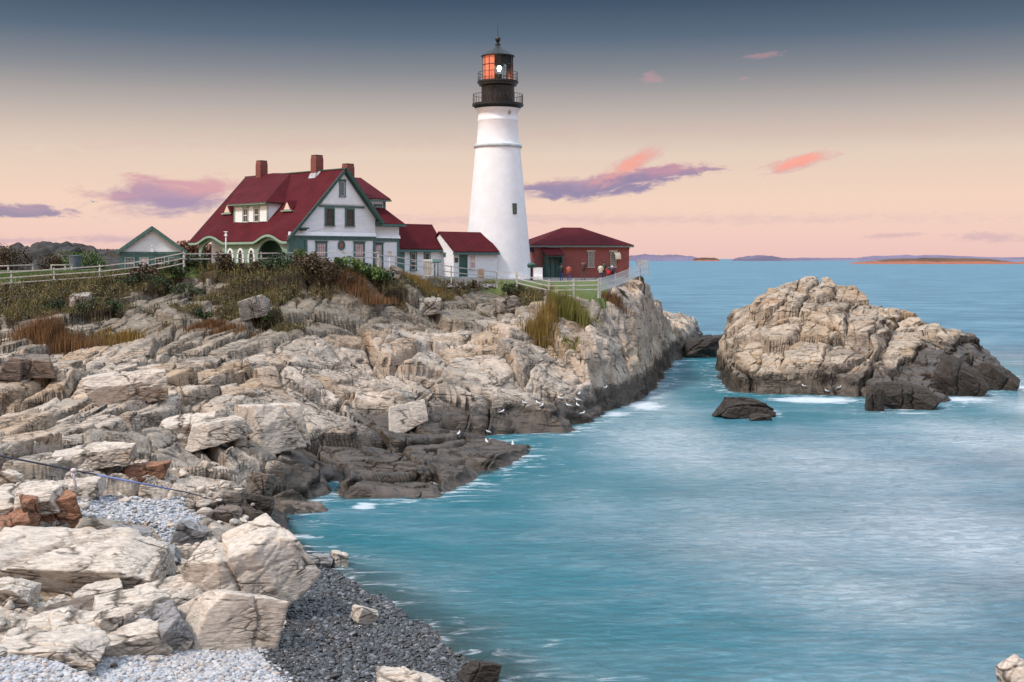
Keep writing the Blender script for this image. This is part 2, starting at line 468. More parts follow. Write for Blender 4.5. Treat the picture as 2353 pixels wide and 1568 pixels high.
M['leaf_brown'] = leaf_mat('brown_autumn_leaves', [(.03, .02, .01), (.07, .045, .018), (.11, .07, .03)])
M['grass_gold'] = leaf_mat('golden_grass', [(.10, .07, .02), (.24, .15, .03), (.36, .24, .06)])
M['grass_green'] = leaf_mat('yellow_green_grass', [(.07, .08, .015), (.17, .16, .03), (.30, .24, .05)])
M['grass_rust'] = leaf_mat('rust_brown_grass', [(.08, .04, .015), (.18, .085, .03), (.27, .15, .06)])
M['cover'] = leaf_mat('mixed_dry_ground_cover', [(.024, .028, .009), (.055, .06, .016), (.10, .065, .02), (.17, .115, .036), (.06, .085, .018), (.24, .17, .06), (.10, .10, .03)])
M['twig'] = paint('dark_twigs', (.05, .035, .022), .9, .2)
M['tree_far'] = leaf_mat('far_autumn_wood', [(.02, .025, .014), (.06, .035, .02), (.13, .045, .025), (.04, .045, .02), (.20, .07, .03)])
def lawn_mat():
    m, g, out = new_mat('mown_grass')
    tc = g.n('ShaderNodeTexCoord').outputs['Object']
    n1 = g.noise(tc, .5, 5, .6); n2 = g.noise(tc, 14, 4, .7)
    c = g.mix(g.rng(n1, .3, .7), (.05, .085, .018, 1), (.10, .135, .03, 1))
    c = g.mix(g.rng(n2, .35, .7, 0, .5), c, (.15, .15, .05, 1))
    b = g.n('ShaderNodeBump', None, Strength=.8, Distance=.05, Height=n2).outputs[0]
    bsdf(g, out, Base_Color=c, Roughness=.9, Normal=b)
    return m
M['lawn'] = lawn_mat()
M['path'] = paint('worn_asphalt', (.12, .115, .11), .9, .2, 1.5, bump=.3)
def pebble_mat(name, cols, rough, sand):
    m, g, out = new_mat(name)
    ri = g.n('ShaderNodeNewGeometry').outputs['Random Per Island']
    tc = g.n('ShaderNodeTexCoord').outputs['Object']
    ramp = g.n('ShaderNodeValToRGB', None, Fac=ri)
    ramp.color_ramp.interpolation = 'LINEAR'
    e = ramp.color_ramp.elements
    e[0].color = c4(cols[0]); e[1].color = c4(cols[-1]); e[1].position = 1
    for i, c in enumerate(cols[1:-1]):
        q = e.new((i + 1) / (len(cols) - 1)); q.color = c4(c)
    n1 = g.noise(tc, 25, 4, .7)
    c = g.mix(g.rng(n1, .3, .7, .4, 0), ramp.outputs[0], c4(sand))
    bsdf(g, out, Base_Color=c, Roughness=rough)
    return m
M['pebble'] = pebble_mat('dry_grey_pebbles', [(.40, .42, .46), (.26, .28, .31), (.52, .52, .53), (.36, .31, .27), (.46, .48, .50), (.62, .58, .53), (.20, .215, .24), (.48, .37, .30), (.56, .57, .59)], .7, (.3, .3, .32))
M['pebble_wet'] = pebble_mat('wet_dark_pebbles', [(.018, .018, .02), (.05, .052, .055), (.035, .022, .014), (.10, .10, .11), (.02, .021, .023), (.24, .24, .25), (.045, .03, .02), (.075, .085, .09), (.022, .017, .013)], .16, (.02, .016, .012))
M['shingle'] = paint('fine_grey_shingle', (.30, .29, .29), .9, .3, 18, bump=.8, bscale=30)
def beach_mat():
    m, g, out = new_mat('pebble_beach_ground')
    tc = g.n('ShaderNodeTexCoord').outputs['Object']
    wa = g.n('ShaderNodeAttribute', {'attribute_name': 'wet'}).outputs['Fac']
    v = g.n('ShaderNodeTexVoronoi', None, Vector=tc, Scale=14.0)
    dry = g.mix(g.n('ShaderNodeSeparateColor', None, Color=v.outputs[1]).outputs[0], (.24, .24, .26, 1), (.55, .56, .58, 1))
    wet = g.mix(g.n('ShaderNodeSeparateColor', None, Color=v.outputs[1]).outputs[1], (.012, .010, .008, 1), (.05, .042, .034, 1))
    f = g.rng(g.math('ADD', wa, g.math('MULTIPLY', g.math('SUBTRACT', g.noise(tc, 1.2, 4), .5), .5)), .4, .6)
    c = g.mix(f, dry, wet)
    b = g.n('ShaderNodeBump', None, Strength=.9, Distance=.05, Height=v.outputs[0]).outputs[0]; b.node.invert = True
    bsdf(g, out, Base_Color=c, Roughness=g.rng(f, 0, 1, .8, .3), Normal=b)
    return m
M['beach'] = beach_mat()
def flat_mat(name, col, rough=.7): return paint(name, col, rough, .1, 6)
for n_, c_ in dict(skin=(.42, .25, .18), hair=(.025, .018, .014), cream=(.62, .55, .42), denim=(.035, .07, .17), red=(.62, .02, .03), navy=(.015, .02, .05), maroon=(.085, .03, .028), brownt=(.13, .07, .06),
                   blackc=(.018, .018, .02), olive=(.03, .035, .02), blue=(.06, .16, .45), orange=(.45, .10, .05), whitec=(.78, .78, .78), gull=(.82, .82, .81), gullgrey=(.34, .36, .39), beak=(.55, .35, .06), rod=(.03, .035, .06), rodblue=(.16, .20, .42), cloth=(.62, .55, .55), teal=(.03, .12, .12), tan=(.35, .24, .16)).items():
    M[n_] = flat_mat(n_ + '_surface', c_)
# ------------------------------------------------------------------ terrain
def shore_pts(rows):
    P, K = [], []
    for r in rows:
        if r[0] == 'w': P.append((r[1], r[2])); K.append(r[3])
        else:
            p = atz(r[0], r[1], 0.0); P.append((p.x, p.y)); K.append(r[2])
    return P, K
# waterline of the headland: surveyed marks (x, y, steepness) and free world points ('w', X, Y, steepness)
SHORE, SHORE_K = shore_pts([
    ('w', 3.0, 20, .10), ('w', 1.2, 31, .10), (1110, 1568, .10), (1080, 1540, .10), (1000, 1470, .10), (880, 1400, .10), (790, 1330, .11), (715, 1285, .16),
    (685, 1240, .5), (660, 1195, .8), (620, 1182, .9), (625, 1168, .9), (690, 1160, 1.2), (755, 1125, 1.3), (765, 1108, 1.2), (790, 1148, .9), (870, 1144, 1.3), (1010, 1140, 1.6), (1080, 1108, 1.6),
    (1150, 1075, 1.5), (1208, 1050, 1.3), (1205, 1030, 1.0), (1150, 1020, .8), (1020, 1014, .7), (1050, 1005, .9), (1290, 993, 1.6), (1350, 966, 1.8), (1400, 946, 2.2), (1440, 936, 3.0),
    (1480, 915, 5.0), (1515, 880, 6.0), (1530, 850, 5.0), (1540, 835, 4.0), (1590, 814, 2.6), (1608, 802, 2.2), ('w', 27, 172, 2), ('w', 10, 185, 1), ('w', -150, 230, 1), ('w', -150, 20, 1)])
BASE = []
def bp(*rows):
    for x, y, z in rows:
        p = atz(x, y, z); BASE.append((p.x, p.y, p.z))
def by(*rows):
    for x, y, Y in rows:
        p = at(x, y, Y); BASE.append((p.x, p.y, p.z))
bp((650, 1568, .85), (500, 1500, 1.05), (300, 1568, 1.35), (100, 1568, 1.5), (0, 1530, 1.6), (-120, 1568, 1.7), (620, 1480, .75), (700, 1330, .5), (900, 1480, .4), (1000, 1568, .35), (760, 1400, .55), (850, 1568, .6),
   (100, 1440, 1.8), (300, 1450, 1.5), (480, 1400, 1.3), (200, 1330, 2.0), (400, 1300, 1.7), (50, 1270, 2.4), (-100, 1300, 2.6), (100, 1200, 1.95), (-100, 1190, 2.3), (250, 1150, 2.1), (380, 1190, 1.5), (440, 1170, 1.3), (330, 1230, 1.6),
   (560, 1260, .9), (0, 1100, 3.4), (100, 1080, 3.1), (300, 1060, 2.8), (450, 1080, 2.2), (560, 1100, 1.9), (600, 1150, .8), (690, 1105, 1.2), (620, 1010, 2.6), (640, 1065, 1.5), (400, 950, 4.0), (200, 985, 4.0),
   (0, 990, 4.3), (-100, 1000, 4.5), (100, 955, 3.9), (100, 880, 5.2), (-100, 880, 5.4), (300, 870, 5.1), (500, 880, 4.5), (600, 900, 3.9), (700, 920, 3.4), (800, 950, 2.5), (850, 880, 3.2), (860, 965, 1.2),
   (800, 1000, .95), (900, 1000, .8), (1000, 992, .9), (740, 1060, .6), (850, 1085, .5), (950, 1080, .75), (1050, 1060, .8), (1130, 1045, .7), (1180, 1035, .5), (900, 900, 3.0), (1000, 880, 3.3), (1000, 930, 2.0),
   (1100, 930, 1.9), (1150, 960, 1.1), (1100, 972, .9), (1200, 950, 1.2), (1250, 930, 1.7), (1330, 920, 1.5), (1330, 955, .7), (1100, 850, 3.7), (1200, 880, 2.8), (1300, 860, 3.0), (1350, 840, 3.6), (1400, 890, 1.9))
by((900, 800, 90), (1000, 790, 94), (1100, 790, 94), (1200, 800, 92), (1300, 785, 97), (1400, 790, 98), (-100, 800, 78), (0, 800, 79), (150, 800, 79), (300, 800, 79), (450, 800, 80), (600, 790, 82), (750, 790, 86),
   (-100, 750, 83), (0, 750, 84), (200, 750, 84), (400, 745, 85), (600, 740, 87), (800, 740, 93), (900, 740, 97), (1000, 740, 100), (1100, 740, 101), (1200, 740, 100), (1300, 730, 102), (1400, 720, 105),
   (-100, 690, 89), (0, 690, 90), (200, 690, 90), (400, 690, 91), (600, 690, 92), (800, 690, 96), (900, 690, 100), (1000, 690, 104), (1100, 690, 104.5), (1200, 690, 104), (1300, 695, 104.5), (1400, 688, 107.5),
   (0, 658, 92.5), (150, 655, 92.5), (300, 645, 93.5), (400, 630, 94), (500, 630, 94.5), (600, 630, 95), (700, 630, 95.5), (800, 630, 96.5), (900, 640, 99.5), (1000, 655, 105.5), (1100, 665, 107), (1200, 672, 106.5), (1290, 668, 105), (1376, 672, 104.5), (1420, 660, 109),
   (27, 648, 93.5), (130, 640, 94.5), (230, 636, 95), (330, 622, 95.5), (425, 612, 96), (600, 616, 97), (700, 616, 97), (800, 616, 98), (920, 625, 101), (1000, 640, 106), (1140, 652, 109), (1250, 660, 108), (1320, 661, 108),
   (1440, 648, 114.5), (1490, 640, 116), (1500, 634, 120), (1503, 690, 113.5), (1488, 750, 110), (1475, 830, 105), (1455, 890, 102), (1440, 760, 106), (1430, 830, 101), (1460, 690, 110), (1570, 682, 128), (1540, 690, 124), (1550, 740, 128), (1600, 730, 140), (1590, 770, 146))
BASE += [(-40, 105, 10.7), (-30, 105, 10.7), (-18, 105.5, 10.7), (-25, 115, 10.7), (-12, 112, 10.3), (-6, 115, 10.1), (-1, 121, 9.8), (-4, 128, 9.9), (4, 115, 9.6), (6, 120, 9.5), (10, 120, 9.5), (13, 128, 9.5), (6, 135, 9.5), (-15, 135, 10.3), (-60, 110, 10.3),
         (-50, 100, 10.0), (-60, 140, 10.2), (-20, 160, 9.8), (10, 160, 8), (-70, 80, 7.0), (-60, 60, 5.2), (-40, 45, 4.2), (-25, 30, 2.2), (-90, 170, 10.3), (22, 160, 3)]
BASE = np.array(BASE)
def rbf_fit(P):
    A = np.hypot(P[:, None, 0] - P[None, :, 0], P[:, None, 1] - P[None, :, 1])
    n = len(P)
    T = np.zeros((n + 1, n + 1)); T[:n, :n] = A - np.eye(n) * .25; T[:n, n] = 1; T[n, :n] = 1
    return np.linalg.solve(T, np.append(P[:, 2], 0))
class Field:
    """smooth height field through surveyed marks, sampled on a half-metre lattice"""
    def __init__(self, P, x0, x1, y0, y1, st=.5):
        w = rbf_fit(P)
        self.x0, self.y0, self.st = x0, y0, st
        gx = np.arange(x0, x1 + st, st); gy = np.arange(y0, y1 + st, st)
        X, Y = np.meshgrid(gx, gy)
        Z = np.full(X.shape, w[-1])
        for i in range(len(P)): Z += w[i] * np.hypot(X - P[i, 0], Y - P[i, 1])
        self.Z = Z
    def __call__(self, x, y):
        u = np.clip((x - self.x0) / self.st, 0, self.Z.shape[1] - 1.001); v = np.clip((y - self.y0) / self.st, 0, self.Z.shape[0] - 1.001)
        i, j = u.astype(int), v.astype(int); a, b = u - i, v - j
        Z = self.Z
        return (Z[j, i] * (1 - a) + Z[j, i + 1] * a) * (1 - b) + (Z[j + 1, i] * (1 - a) + Z[j + 1, i + 1] * a) * b
shore_base = Field(BASE, -110, 40, 20, 190)
PLATEAU = [(-150, 92), (-40, 93.3), (at(27, 0, 93.6).x, 93.6), (at(230, 0, 94.6).x, 94.6), (at(425, 0, 95.4).x, 95.4), (at(600, 0, 96.5).x, 96.5), (at(800, 0, 97.5).x, 97.5), (at(920, 0, 100.5).x, 100.5), (at(1000, 0, 105.5).x, 105.5), (at(1140, 0, 108.5).x, 108.5),
           (at(1250, 0, 107).x, 107), (at(1330, 0, 105.5).x, 105.5), (at(1378, 0, 105).x, 105), (at(1410, 0, 110).x, 110), (at(1440, 0, 116).x, 116), (at(1468, 0, 121).x, 121), (13, 135), (8, 150), (-150, 180)]
BEACH = [(a.x, a.y) for a in [atz(*q) for q in ((1200, 1660, 0), (1130, 1568, 0), (1000, 1455, 0), (880, 1385, 0), (790, 1318, 0), (715, 1275, .2), (695, 1300, .4), (640, 1380, .6), (615, 1480, .7), (560, 1480, .8), (440, 1452, 1.1), (300, 1455, 1.4), (220, 1470, 1.5), (100, 1490, 1.55), (0, 1500, 1.6), (-200, 1500, 1.7), (-200, 1750, 1.5), (600, 1800, .8))]]
PATCH = [(a.x, a.y) for a in [atz(*q) for q in ((165, 1135, 2.5), (260, 1128, 2.3), (330, 1135, 2.0), (420, 1150, 1.5), (470, 1185, 1.2), (440, 1225, 1.3), (380, 1230, 1.5), (330, 1180, 1.9), (200, 1165, 2.4))]]
TH = R(64); CT, ST_ = math.cos(TH), math.sin(TH)
def blocks(x, y, base, near, seed=0, amp=1.0):
    """broken bedrock: tilted, jointed blocks of four sizes elongated along the strike; returns height and a crack measure"""
    wx = x + (fbm2(x * .16, y * .16, 51, 2) - .5) * 3.0; wy = y + (fbm2(x * .16, y * .16, 52, 2) - .5) * 3.0
    t = wx * CT + wy * ST_; n = wx * ST_ - wy * CT
    h = base.copy(); crack = np.zeros(x.shape)
    # on the right the beds dip seaward with the slope (broad slabs); on the left they stand in ledges
    dip = sstep(-19, -12, x - (y - 75) * .12) if seed == 3 else np.full(x.shape, .2)
    # size, elongation, step, share of natural terracing, rise along the strike, lean across it, seaward dip
    for k, (s, el, a, mixb, rise, lean, sd) in enumerate(((6.6, 1.9, .42, .34, .04, .07, .05), (2.8, 2.2, .26, .36, .05, .12, .13), (1.2, 2.0, .105, 0, .05, .12, .08), (.45, 1.9, .016, 0, .03, .06, .03))):
        f1, f2, sx, sy, r1, r2, r3 = voro2(t / (s * el), n / s, seed + 11 * k)
        dt = t - sx * s * el; dn = n - sy * s
        if mixb:   # block tops sit at the height of the block's own centre: natural steps on a slope
            ct, cn = sx * s * el, sy * s
            bx, by_ = ct * CT + cn * ST_, ct * ST_ - cn * CT
            h = h + (near(bx, by_) - base) * mixb * (1 - .8 * dip)
        tilt = ((r2 - .42) * 2 * lean - sd * dip) * dn + (rise * (1 - dip) - .05 * dip + (r3 - .5) * .16) * dt
        h = h + ((r1 - .5) * 2 * a * (1 - .45 * dip) + tilt) * (amp if k == 0 else .45 + .55 * amp)
        e = (f2 - f1) * s
        w = .05 + .022 * s
        g = np.exp(-(e / w) ** 2)
        gate = sstep(.35, .6, rnd(np.floor(sx * 7), np.floor(sy * 7), 3, seed + k) + .25)
        h = h - g * gate * (.26 + .26 * s ** .7) * (1.0, .9, .38, .10)[k]
        crack = np.maximum(crack, g * gate)
        if k == 1: tone = r3
        if k == 2: tone = tone * .55 + r3 * .45
    h = h + (fbm2(t * .4, n * .9, 71, 2) - .5) * .16 + (fbm2(t * 1.6, n * 4.5, 72, 3) - .5) * .03
    return h, tone
def shore_height(x, y, detail=True):
    d, k = sdist(x, y, SHORE, SHORE_K)
    b = shore_base(x, y)
    wob = (fbm2(x * .45, y * .45, 5, 3) - .5)
    beach = np.maximum(sdist(x, y, BEACH), sdist(x, y, PATCH))
    bm = sstep(-.5, .4, beach + wob * 1.2)
    dd = d + wob * 1.6 * (1 - bm)
    prof = np.where(dd > 0, dd * k, dd * np.minimum(k, 1.2)) + .02
    base = np.minimum(b, prof)
    # no abrupt hinge: soften where the cut begins
    pl = sdist(x, y, PLATEAU)
    pm = sstep(-1.2, .6, pl)
    if not detail: return base, d, bm, pm, pl
    near = lambda X, Y: np.minimum(shore_base(X, Y), 99)
    amp = (1 - pm) * (1 - bm) * sstep(-2.0, .8, dd) * (.45 + .55 * sstep(0, 3.0, dd + b * .4))
    hb, cr = blocks(x, y, b, near, 3, .38 + .62 * sstep(.9, 3.2, b))
    rough = np.minimum(hb, prof * 1.15 + (hb - b) * .55)
    h = base + (rough - base) * amp
    h = np.where(bm > .5, h + (fbm2(x * 1.1, y * 1.1, 9, 3) - .5) * .10, h)
    return h, d, bm, pm, pl, cr
def fan(s0, s1, ns, y0, y1, ny):
    s = np.linspace(s0, s1, ns); Y = y0 * (y1 / y0) ** np.linspace(0, 1, ny)
    S, YY = np.meshgrid(s, Y)
    return S * YY, YY
def grid_faces(ny, ns):
    i = np.arange(ny - 1)[:, None] * ns + np.arange(ns - 1)[None, :]
    i = i.ravel()
    return np.stack([i, i + 1, i + ns + 1, i + ns], 1)
def compact(verts, faces, attrs):
    used = np.zeros(len(verts), bool); used[faces.ravel()] = True
    idx = np.cumsum(used) - 1
    return verts[used], idx[faces], {k: v[used] for k, v in attrs.items()}
def chunked(fn, x, y, n=200000):
    outs = []
    for i in range(0, x.size, n): outs.append(fn(x[i:i + n], y[i:i + n]))
    return [np.concatenate([o[j] for o in outs]) for j in range(len(outs[0]))]

NS, NY = QS(900), QS(1080)
GX, GY = fan(-.57, .185, NS, 28.5, 175, NY)
gx, gy = GX.ravel(), GY.ravel()
H, DS, BM, PM, PL, TONE = chunked(shore_height, gx, gy)
jx = (fbm2(gx * .8, H * 1.7 + gy * .3, 21, 3) - .5) * .22 * (1 - PM) * (1 - BM); jy = (fbm2(gy * .8 + 9, H * 1.7 + gx * .3, 22, 3) - .5) * .22 * (1 - PM) * (1 - BM)
bedc = H * 1.0 + (gx * ST_ - gy * CT) * .18 + fbm2(gx * .3, gy * .3, 25, 2) * 1.2
rib = (vn2(bedc * 2.6, fbm2(gx * .25, gy * .25, 27, 2) * 4, 26) - .5) * .50 + (vn2(bedc * 7.5, gx * .3, 28) - .5) * .20
rib = rib * (1 - PM) * (1 - BM)
rockv = np.stack([gx + jx + rib * .75, gy + jy - rib * .65, H], 1)
# where dry growth has taken hold on the upper slope, and how far the tide stains the rock
def veg_amount(x, y, z):
    n = fbm2(x * .16, y * .16, 31, 4); n2 = fbm2(x * .5, y * .5, 33, 3)
    lim = np.interp(x, [-60, -32, -22, -12, -7, -2, 3, 6], [8.0, 8.1, 8.6, 9.1, 8.8, 8.6, 8.8, 9.9])
    return sstep(-1.2, 1.2, (z - lim) + (n - .5) * 6.5 + (n2 - .5) * 6.5)
VEG = veg_amount(gx, gy, H) * (1 - BM)
tl = np.interp(gx, [-30, -16, -13.5, -11, -4, 6, 20], [-.5, -.2, 1.0, 2.0, 2.0, 1.7, 2.2]) + np.where(gy < 52, -1.2, 0)
TIDE = np.clip(.5 + (tl - H) * .7, 0, 1) * (1 - BM)
_a, _b = atz(606, 1470, .75), atz(705, 1575, .85)
WET = np.where(gy < 49, sstep(-.3, .3, ((gx - _a.x) * (_a.y - _b.y) - (gy - _a.y) * (_a.x - _b.x)) / math.hypot(_a.x - _b.x, _a.y - _b.y)), 0) * (gx > -9.5)
WET = np.maximum(WET, ((gx > -9.5) & (gy > 36.5) & (gy < 50)) * 1.0)
LICH = sstep(4.4, 7.6, H + (fbm2(gx * .12, gy * .12, 37, 3) - .5) * 3) * np.interp(gx, [-4, 6], [1, .15]) * (1 - BM)
faces = grid_faces(NY, NS)
fh = H[faces]; fp = PL[faces].mean(1); fb = BM[faces].mean(1); fx = gx[faces].mean(1); fy = gy[faces].mean(1)
keep = fh.max(1) > -1.0
is_beach = fb > .5
lawn_zone = (fp > -.4) & (((fx < -21) & (fy < 113)) | ((fx > -2.5) & (fx < 8.5) & (fy < 112.5)) | ((fx < -21) & (fy > 117)))
path_zone = (fp > -.2) & ~lawn_zone
for nm, sel, mt, at_, lb in (('rocky_shore', keep & ~is_beach & ~lawn_zone & ~path_zone, M['rock'], ('tide', 'veg', 'lichen', 'tone'), 'pale fractured bedrock sloping from the buildings down to the sea'),
                             ('pebble_beach', keep & is_beach, M['beach'], ('wet',), 'pebble beach ground, pale when dry and dark where wet'),
                             ('lawn', keep & lawn_zone, M['lawn'], (), 'mown green grass behind the white rail fence'),
                             ('pavement', keep & path_zone & ~is_beach, M['path'], (), 'grey paved yard around the lighthouse and brick building')):
    al = {'tone': TONE, 'lichen': LICH, 'tide': TIDE, 'veg': VEG, 'wet': WET}
    v, f, a = compact(rockv, faces[sel], {k: al[k] for k in at_})
    o = np_mesh(nm, v, f, mt, None, False, a)
    tag(o, lb, {'rocky_shore': 'rock', 'pebble_beach': 'beach', 'lawn': 'grass', 'pavement': 'pavement'}[nm], None, 'structure')
def ground(x, y):
    a = np.array([float(x)]), np.array([float(y)])
    return float(shore_height(*a)[0][0])
def ground_np(x, y): return chunked(shore_height, x, y)[0]
def hit(px, py, z0=None):
    """where the sight line of a mark meets the built ground"""
    Y = np.exp(np.linspace(math.log(28.6), math.log(170), 2600))
    X = (px - CXD) / FD * Y; Z = EYE - (py - HYD) / FD * Y
    h = shore_height(X, Y)[0]
    k = np.argmax(h >= Z)
    if h[k] < Z[k]: k = len(Y) - 1
    return Vector((X[k], Y[k], h[k]))

# ------------------------------------------------------------------ the islet: the same kind of rock, an island of its own
ISL, ISL_K = shore_pts([(1650, 835, 3.5), (1658, 890, 4), (1690, 903, 3.5), (1760, 905, 2.2), (1850, 906, 2.0), (1990, 913, 1.8), (2005, 942, 1.6), (2060, 941, 1.5), (2130, 936, 1.3), (2165, 930, 1.1), (2185, 908, .9), (2250, 908, 1.0), (2318, 886, 1.0), (2310, 862, 1.0), ('w', 45, 130, 1), ('w', 38, 139, 2), ('w', 28, 142, 3), ('w', 21.5, 137, 3)])
B0 = BASE; BASE = []
by((1655, 765, 125), (1690, 728, 122), (1745, 690, 120), (1752, 668, 121), (1800, 650, 123), (1850, 645, 124), (1900, 647, 124), (1960, 664, 122), (1920, 680, 120), (2040, 680, 124), (2030, 715, 122), (2100, 735, 121), (2150, 752, 120), (2230, 780, 120), (2290, 820, 119), (2318, 868, 116),
   (1760, 745, 114.5), (1800, 720, 116), (1800, 800, 110), (1900, 800, 110.5), (1900, 740, 114.5), (1900, 695, 118.5), (1960, 730, 117), (1980, 800, 111), (1950, 870, 107), (1850, 870, 108), (1750, 870, 108.7), (1700, 850, 110), (2050, 800, 112.5), (2100, 860, 106.5), (2050, 900, 100.5), (2060, 925, 97.5), (2110, 920, 99), (2200, 860, 109.5), (2250, 850, 113), (1690, 790, 115.5), (1670, 820, 118), (2150, 800, 115.5), (2000, 850, 108))
BASE += [(30, 128, 8.5), (36, 128, 6.5), (24, 133, 6), (40, 132, 3), (30, 137, 4)]
islet_base = Field(np.array(BASE), 12, 55, 88, 150, .4)
def islet_height(x, y):
    d, k = sdist(x, y, ISL, ISL_K)
    b = islet_base(x, y)
    wob = fbm2(x * .5, y * .5, 6, 3) - .5
    dd = d + wob * 1.5
    prof = np.where(dd > 0, dd * k, dd * 1.2) + .02
    hb, cr = blocks(x, y, b, lambda X, Y: islet_base(X, Y), 8, 1.2)
    # fallen blocks lie aslant on the seaward end
    rough = np.minimum(hb, prof * 1.2 + (hb - b) * .6)
    amp = sstep(-2, .6, dd)
    return [np.minimum(b, prof) * (1 - amp) + rough * amp, cr]
NS2, NY2 = QS(470), QS(420)
IX, IY = fan(.155, .418, NS2, 93, 146, NY2)
ix_, iy_ = IX.ravel(), IY.ravel()
IH, ITONE = chunked(islet_height, ix_, iy_)
jx = (fbm2(ix_ * .8, IH * 1.7 + iy_ * .3, 23, 3) - .5) * .6; jy = (fbm2(iy_ * .8 + 9, IH * 1.7, 24, 3) - .5) * .6
f = grid_faces(NY2, NS2); f = f[IH[f].max(1) > -.9]
tide = np.clip(.5 + (np.interp(ix_, [18, 24, 34, 38, 46], [2.0, 1.6, 2.4, 3.6, 4.4]) - IH) * .5, 0, 1)
bedc = IH + (ix_ * ST_ - iy_ * CT) * .15 + fbm2(ix_ * .3, iy_ * .3, 25, 2) * 1.2
rib = (vn2(bedc * 3.0, fbm2(ix_ * .25, iy_ * .25, 27, 2) * 4, 26) - .5) * .55 + (vn2(bedc * 7.0, ix_ * .3, 28) - .5) * .24
v, f, a = compact(np.stack([ix_ + jx + rib * .5, iy_ + jy - rib * .8, IH], 1), f, {'tide': tide, 'tone': ITONE})
tag(np_mesh('rock_islet', v, f, M['islet'], None, False, a), 'large tan rock islet with a flat top standing in the sea', 'rock')
def islet_hit(px, py):
    Y = np.exp(np.linspace(math.log(93), math.log(146), 1500))
    X = (px - CXD) / FD * Y; Z = EYE - (py - HYD) / FD * Y
    h = islet_height(X, Y)[0]
    k = np.argmax(h >= Z)
    return Vector((X[k], Y[k], max(h[k], 0)))

_a, _b = atz(606, 1470, .75), atz(705, 1575, .85)
def wet_side(x, y):
    return ((x - _a.x) * (_a.y - _b.y) - (y - _a.y) * (_a.x - _b.x)) / math.hypot(_a.x - _b.x, _a.y - _b.y)
# ------------------------------------------------------------------ loose boulders: cut polyhedra, each a thing
def ico(level):
    bm = bmesh.new(); bmesh.ops.create_icosphere(bm, subdivisions=level, radius=1)
    v = np.array([q.co[:] for q in bm.verts]); f = np.array([[q.index for q in p.verts] for p in bm.faces]); bm.free()
    return v, f
ICO = {k: ico(k) for k in (1, 2, 3, 5, 6)}
def cells3(p, seed):
    """random number of the nearest jittered cell, and the distance gap to the next one"""
    i = np.floor(p); f1 = np.full(len(p), 9.); f2 = np.full(len(p), 9.); r = np.zeros(len(p))
    for dx in (-1, 0, 1):
        for dy in (-1, 0, 1):
            for dz in (-1, 0, 1):
                g_ = i + (dx, dy, dz)
                q = np.stack([g_[:, k] + .5 + (rnd(g_[:, 0], g_[:, 1], g_[:, 2] * 3 + k, seed) - .5) * .95 for k in range(3)], 1)
                d = np.linalg.norm(q - p, axis=1); nw = d < f1
                f2 = np.where(nw, f1, np.minimum(f2, d)); f1 = np.where(nw, d, f1)
                r = np.where(nw, rnd(g_[:, 0], g_[:, 1], g_[:, 2], seed + 77), r)
    return r, f2 - f1
